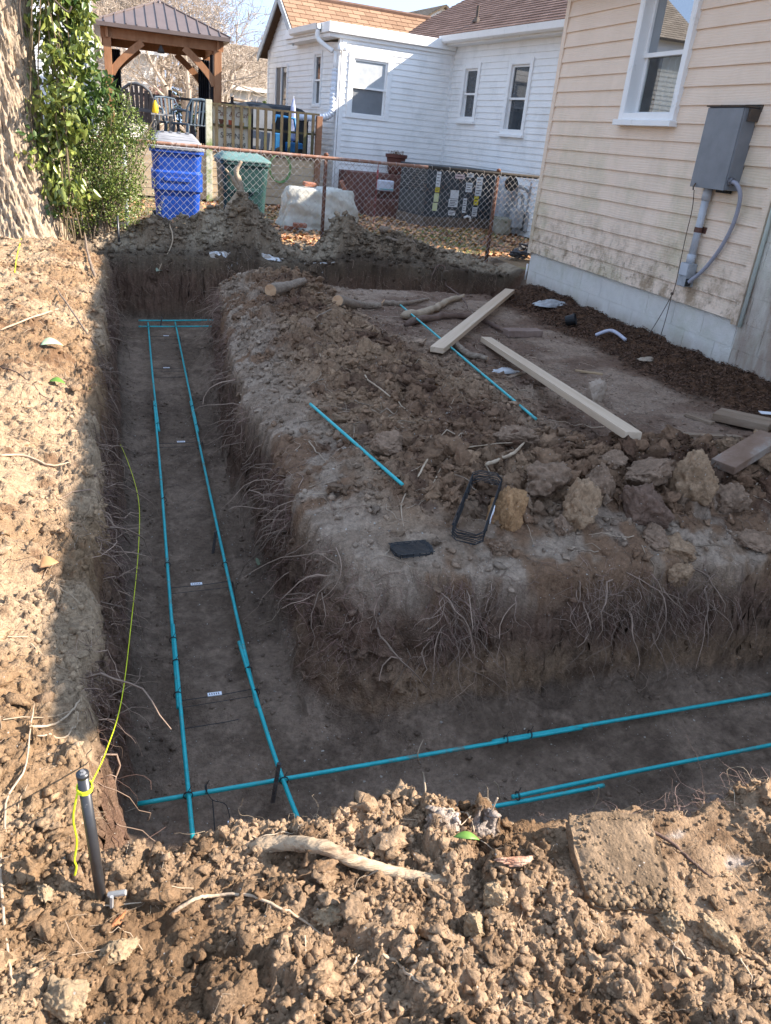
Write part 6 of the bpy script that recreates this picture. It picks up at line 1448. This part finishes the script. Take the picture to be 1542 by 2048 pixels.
# fallen green leaves on the left bank
GL=mk('fallen_green_leaf',(.10,.20,.03),(.16,.28,.06),scale=9,rough=.5)
def oneleaf(p,L,w,mat,label,rz,tilt=.25,name='fallen_leaf'):
    V=[];F=[];n=9
    for i in range(n):
        t=i/(n-1); ww=w*math.sin(math.pi*t**.8)*.5+.0005
        for s in (-1,0,1): V.append(((t-.5)*L,s*ww,.012*math.sin(t*3)+(abs(s)*ww*.5)))
    for i in range(n-1):
        for s in (0,1): k=i*3+s; F.append((k,k+1,k+4,k+3))
    m=MB(); m.v=V;m.f=F; o=m.build(name,mat,smooth=True); o.location=p; o.rotation_euler=(tilt,.1,rz); s=o.modifiers.new('s','SOLIDIFY'); s.thickness=.0012
    return tag(o,label,'leaf')
oneleaf(on(105,698,.02),.13,.08,mk('pale_green_leaf',(.34,.44,.26),(.42,.5,.32),rough=.5),'large pale green leaf on the upper left bank',.3)
oneleaf(on(115,773,.02),.09,.045,GL,'smaller dark green leaf below the pale one on the left bank',-.2)
oneleaf(on(518,1130,.01),.06,.05,mk('dull_leaf',(.14,.17,.10),(.2,.22,.14),rough=.6),'dull green round leaf at the foot of the trench wall',1.2)
oneleaf(on(100,1145,.02),.07,.05,mk('brown_oak_leaf',(.38,.19,.08),(.48,.28,.14),rough=.7),'brown oak leaf on the middle left bank',.6)
oneleaf(on(930,1692,.012),.06,.018,GL,'green leaf sliver on the near bank above the root',-.3)
oneleaf(on(318,548,.02),.12,.07,mk('grey_green_leaf',(.25,.28,.2),(.3,.33,.25),rough=.6),'grey green leaf stuck on the back trench wall',1.0)
# ================================================================ TREES AND SHRUBS
TB=mk('tree_bark',(.29,.215,.145),(.47,.375,.27),scale=22,rough=.95,bump=3.0,bscale=34,stretch=(1,1,.42),c3=(.11,.08,.06),s3=18,t3=(.52,.64))
tr=thing('tree','massive pale barked tree trunk at the left edge behind the spoil','tree',(-1.05,10.0,.1))
na,nzz=420,620; TH,ZH=np.meshgrid(np.linspace(0,2*math.pi,na,endpoint=False),np.linspace(0,1,nzz)**1.15*8)
cxx=-1.12-.05*np.sin(ZH*.7); Rr=.43-.022*ZH+.17*np.exp(-ZH/.25)*(1+.35*np.sin(TH*5+1))+.06*np.exp(-ZH/.8)
ang=TH*7; rg=1-np.abs(fbm(np.cos(TH)*5.5+ZH*.9,np.sin(TH)*5.5+ZH*2.6,501,4))*2
rg2=1-np.abs(fbm(np.cos(TH)*14,np.sin(TH)*14+ZH*7.0,502,3))*2
Rr=Rr*(1+.02*fbm(TH*0+ZH*1.2,np.cos(TH),503,2))+.030*rg+.024*rg2
Vt=np.stack([cxx+Rr*np.cos(TH),10.0+Rr*np.sin(TH),ZH-.02],-1)-np.array([-1.05,10.0,.1]); idx=np.arange(na*nzz).reshape(nzz,na)
Ft=np.stack([idx[:-1],np.roll(idx,-1,1)[:-1],np.roll(idx,-1,1)[1:],idx[1:]],-1).reshape(-1,4)
npmesh('trunk',Vt.reshape(-1,3),Ft,TB,tr,smooth=True)
random.seed(3)
def limbs(m,p,d,L,r,depth,maxd,spread=.55,nseg=4,upb=.15,minr=.003,kids=(2,3),shr=.74,sides=5):
    pts=[Vector(p)]; dd=Vector(d).normalized(); rr=[r]
    for i in range(nseg):
        dd=(dd+Vector([random.gauss(0,.16) for _ in range(3)])+Vector((0,0,upb*.3))).normalized(); pts.append(pts[-1]+dd*L/nseg); rr.append(r*(1-.4*(i+1)/nseg))
    m.tube(pts,rr,sides if r>.012 else 3,cap=False)
    if depth>=maxd: return
    for k in range(random.randint(*kids)):
        t=random.randint(max(1,nseg-2),nseg) if k else nseg; b=pts[t]
        nd=(dd+Vector([random.gauss(0,spread) for _ in range(3)])).normalized()
        limbs(m,b,nd,L*random.uniform(shr-.1,shr+.08),max(rr[t]*random.uniform(.55,.8),minr),depth+1,maxd,spread,nseg,upb,minr,kids,shr,sides)
m=MB()
for a in (0.3,2.4,4.4):
    limbs(m,(-.07,0,7.6),(math.cos(a)*.7,math.sin(a)*.7,1),2.2,.16,0,5,kids=(2,3),sides=8)
m.build('limbs',TB,tr)
# --- leaves
def leafcloud(C,size,droop,colA,colB,asp=.5,nrm=None):
    """C: (n,3) centres. six-vertex folded pointed leaves"""
    n=len(C); L=size*RNG.uniform(.6,1.25,n); w=L*asp
    d=RNG.normal(size=(n,3)); d[:,2]-=droop; d/=np.linalg.norm(d,axis=1)[:,None]
    s=np.cross(d,RNG.normal(size=(n,3))); s/=np.linalg.norm(s,axis=1)[:,None]; nn=np.cross(s,d)
    L=L[:,None];w=w[:,None]
    P=[C, C+d*L*.30+s*w*.46+nn*w*.14, C+d*L*.62+s*w*.38+nn*w*.10, C+d*L+nn*L*-.10, C+d*L*.62-s*w*.38+nn*w*.10, C+d*L*.30-s*w*.46+nn*w*.14]
    V=np.stack(P,1).reshape(-1,3); b=(np.arange(n)*6)[:,None]; F=np.concatenate([b+np.array([0,1,2,3]),b+np.array([0,3,4,5])],0)
    t=RNG.uniform(size=(n,1)); c=np.array([colA])*(1-t)+np.array([colB])*t; return V,F,np.repeat(c,6,0)
LEAFM=mk('glossy_leaf',(.85,.85,.85),(1.15,1.15,1.15),scale=12,rough=.35,spec=.55,attr=True)
nt=LEAFM.node_tree; bs_=nt.nodes['Principled BSDF']; src=bs_.inputs['Base Color'].links[0].from_socket
tr_=nt.nodes.new('ShaderNodeBsdfTranslucent'); ad_=nt.nodes.new('ShaderNodeMixShader'); ad_.inputs[0].default_value=.22; nt.links.new(src,tr_.inputs[0]); nt.links.new(bs_.outputs[0],ad_.inputs[1]); nt.links.new(tr_.outputs[0],ad_.inputs[2]); nt.links.new(ad_.outputs[0],nt.nodes['Material Output'].inputs[0])
def blobpts(n,blobs,shell=.55):
    out=[]; tot=sum(b[6] for b in blobs)
    for (x,y,z,a,b_,c,wt) in blobs:
        k=int(n*wt/tot); d=RNG.normal(size=(k,3)); d/=np.linalg.norm(d,axis=1)[:,None]; r=RNG.uniform(shell**3,1,k)**(1/3); out.append(np.array([x,y,z])+d*r[:,None]*np.array([a,b_,c]))
    return np.concatenate(out)
def tocloud(name,parent,parts):
    inv=np.array(wmat(parent).inverted()); Vs=[];Fs=[];Cs=[];o=0
    for V,F,C in parts: Vs.append(V@inv[:3,:3].T+inv[:3,3]);Fs.append(F+o);Cs.append(C);o+=len(V)
    return npmesh(name,np.concatenate(Vs),np.concatenate(Fs),LEAFM,parent,col=np.concatenate(Cs))
vine=thing('climbing_vine','broad leaved evergreen vine climbing the right side of the big tree','vine',(-.6,9.75,.2))
rows=[]
for i in range(34):
    z=.55+i*.085; x=-.74+.10*math.sin(i*.9)+(.10 if z>1.2 else 0)+.05*(z>1.9); rows.append((x+random.uniform(-.10,.32),9.72+random.uniform(-.12,.25),z+random.uniform(-.05,.05),.20,.16,.13,1))
for (x,z) in ((-.28,2.35),(-.25,2.6),(-.22,2.1),(-.3,2.9),(-.5,1.9),(-.55,2.3),(-.55,2.6),(-.6,2.9),(-.5,1.6),(-.6,1.3),(-.62,1.0),(-.25,1.95),(-.18,1.75),(-.3,2.2),(-.35,2.5),(-.4,2.8),(-.30,1.55),(-.28,1.35),(-.12,1.6),(-.08,1.75),(-.42,2.1),(-.45,2.4),(-.5,2.7),(-.9,1.55),(-.84,1.2),(-.78,.75),(-.72,.55)): rows.append((x,9.8+random.uniform(-.1,.15),z,.15,.12,.15,1))
vp=blobpts(4200,rows,.3)
tocloud('leaves',vine,[leafcloud(vp[:3000],.100,1.4,(.11,.155,.028),(.33,.36,.09),.48),leafcloud(vp[3000:],.085,1.2,(.05,.10,.02),(.12,.18,.04),.5)])
m=MB()
for k in range(9):
    x=-.78+random.uniform(0,.35); m.tube([(x+.05*math.sin(z*3+k),9.72+.05*math.sin(z*2+k*2),z) for z in [.1+.16*j for j in range(18)]],.007,5)
m.build('stems',mk('vine_stem',(.12,.09,.05),(.2,.15,.09),rough=.9),vine)
bush=thing('evergreen_bush','dense small leaved evergreen bush beside the fence post','bush',(-.25,10.1,.15))
bl=[(-.30,10.15,.75,.42,.32,.50,5),(-.05,10.1,.95,.38,.30,.42,4),(-.45,10.1,.45,.30,.25,.32,2),(.02,10.05,.60,.28,.25,.32,2),(-.22,10.1,1.25,.36,.28,.35,3),(.12,10.1,1.30,.28,.2,.28,1.2),(-.05,10.1,1.55,.30,.2,.22,.9),(.28,10.05,1.28,.2,.12,.14,.4),(-.55,10.0,.95,.22,.2,.3,1)]
bp_=blobpts(17000,bl,.45)
tocloud('leaves',bush,[leafcloud(bp_[::2],.036,.3,(.07,.12,.02),(.22,.27,.06),.5),leafcloud(bp_[1::2],.030,.3,(.12,.17,.03),(.32,.36,.10),.5)])
m=MB()
for k in range(46):
    t=random.choice(bl); b=Vector((-.2+random.uniform(-.12,.12),10.1+random.uniform(-.1,.1),.12)); e=Vector((t[0]+random.uniform(-.3,.3),t[1]+random.uniform(-.2,.2),t[2]+random.uniform(-.2,.35)))
    m.tube([b,b.lerp(e,.4)+Vector((random.uniform(-.06,.06),0,.08)),e],[.012,.008,.003],5)
m.build('stems',mk('bush_stem',(.16,.12,.08),(.26,.2,.14),rough=.9),bush)
sp=thing('sapling','thin leafy sapling standing in front of the blue bin','sapling',(.33,10.4,.15)); m=MB()
stp=[]
for k in range(7):
    b=Vector((.33,10.4,.15)); e=b+Vector((random.uniform(-.15,.22),random.uniform(-.05,.05),random.uniform(.35,.75))); m.tube([b,(b+e)/2+Vector((.01,0,.02)),e],[.005,.003,.002],4); stp+=[tuple(b.lerp(e,random.uniform(.3,1))+Vector([random.uniform(-.02,.02) for _ in range(3)])) for _ in range(26)]
m.build('stems',mk('sapling_stem',(.3,.24,.18),(.4,.33,.25),rough=.9),sp); tocloud('leaves',sp,[leafcloud(np.array(stp),.030,.0,(.14,.17,.07),(.34,.34,.18),.5)])
# shrub by the sliding door
c=P(549,205,y=24); sh=thing('door_shrub','sunlit green shrub between the distant house and the sliding door','shrub',(c.x,24,.1)); m=MB(); m.tube([(c.x,24,.1),(c.x+.02,24,1.6)],[.05,.03],6); m.build('trunk',TB,sh)
tocloud('leaves',sh,[leafcloud(blobpts(1500,[(c.x,24,1.35,.42,.4,.5,1),(c.x,24,1.8,.28,.3,.45,1)],.4),.12,.2,(.07,.12,.02),(.28,.32,.08),.5)])
# bare trees behind the gazebo
PB=mk('smooth_pale_bark',(.34,.27,.21),(.50,.42,.34),scale=5,rough=.85)
def baretree(label,x,y,h,seed,stems,r,maxd,spread=.5,kids=(2,3),lean=.25,L0=1.7,minr=.006):
    random.seed(seed); t=thing('bare_tree',label,'tree',(x,y,.1)); m=MB(); br=MB()
    for k in range(stems):
        a=k/stems*6.283+seed; d=Vector((math.cos(a)*lean,math.sin(a)*lean,1)).normalized(); b=Vector((x+.12*math.cos(a),y+.12*math.sin(a),.0)); e=b+d*h
        mid=b.lerp(e,.5)+Vector((random.uniform(-.1,.1),0,0)); m.tube([b,mid,e],[r,r*.85,r*.7],8,cap=False)
        for s in range(3): limbs(br,mid.lerp(e,s/2),(d+Vector([random.gauss(0,.5) for _ in range(3)])).normalized(),L0*random.uniform(.7,1.1),r*.55,0,maxd,spread,3,.1,minr,kids,.76,5)
    m.build('trunk',PB,t,smooth=True); br.build('branches',PB,t)
baretree('pale multi stemmed bare tree directly behind the gazebo',2.0,25.5,2.3,11,6,.10,6,L0=1.3)
baretree('second bare tree left of the multi stemmed one',.9,28,2.6,14,4,.12,6,L0=1.6)
baretree('airy bare tree reaching above the gazebo roof at the right',3.1,28.5,3.0,22,3,.10,5,L0=1.8,spread=.45)
baretree('tall bare tree far behind the left house',.2,34,4.0,31,3,.16,5,L0=2.6,spread=.5,minr=.01)
baretree('large bare tree across the lot to the left, mirrored in the window',-8.5,9.5,3.0,41,2,.15,5,L0=2.2)
hd=thing('dark_hedge','dark evergreen hedge seen through the gazebo','hedge',(1.5,29.5,.1)); m=MB(); m.tube([(1.5,30,.1),(1.5,30,1.2)],.1,6); m.build('trunk',TB,hd)
tocloud('leaves',hd,[leafcloud(blobpts(5000,[(.4,30,1.2,1.3,.5,1.2,1),(2.0,30,1.3,1.5,.5,1.1,1),(3.4,30,1.2,1.0,.5,1.1,.7)],.4),.16,.2,(.02,.04,.015),(.08,.11,.04),.5)])
az=thing('pink_shrub','dusty pink flowering shrub behind the adirondack chair','shrub',(1.3,26,.1)); m=MB(); m.tube([(1.25,26.3,.1),(1.25,26.3,1.3)],.04,6); m.build('stem',TB,az)
tocloud('leaves',az,[leafcloud(blobpts(700,[(1.25,26.3,1.9,.55,.4,.35,1)],.3),.12,.2,(.30,.16,.16),(.42,.28,.26),.7)])
# rusty hook on the tree
hk=MB(); hk.tube(cr([(-.80,9.50,2.05),(-.80,9.47,2.30),(-.76,9.45,2.42),(-.66,9.45,2.47),(-.52,9.45,2.43),(-.42,9.45,2.35),(-.36,9.45,2.32),(-.33,9.45,2.37)],6),.009,8)
tag(hk.build('plant_hook',DKG,smooth=True),'curved dark iron plant hook fixed to the big tree trunk','hook')
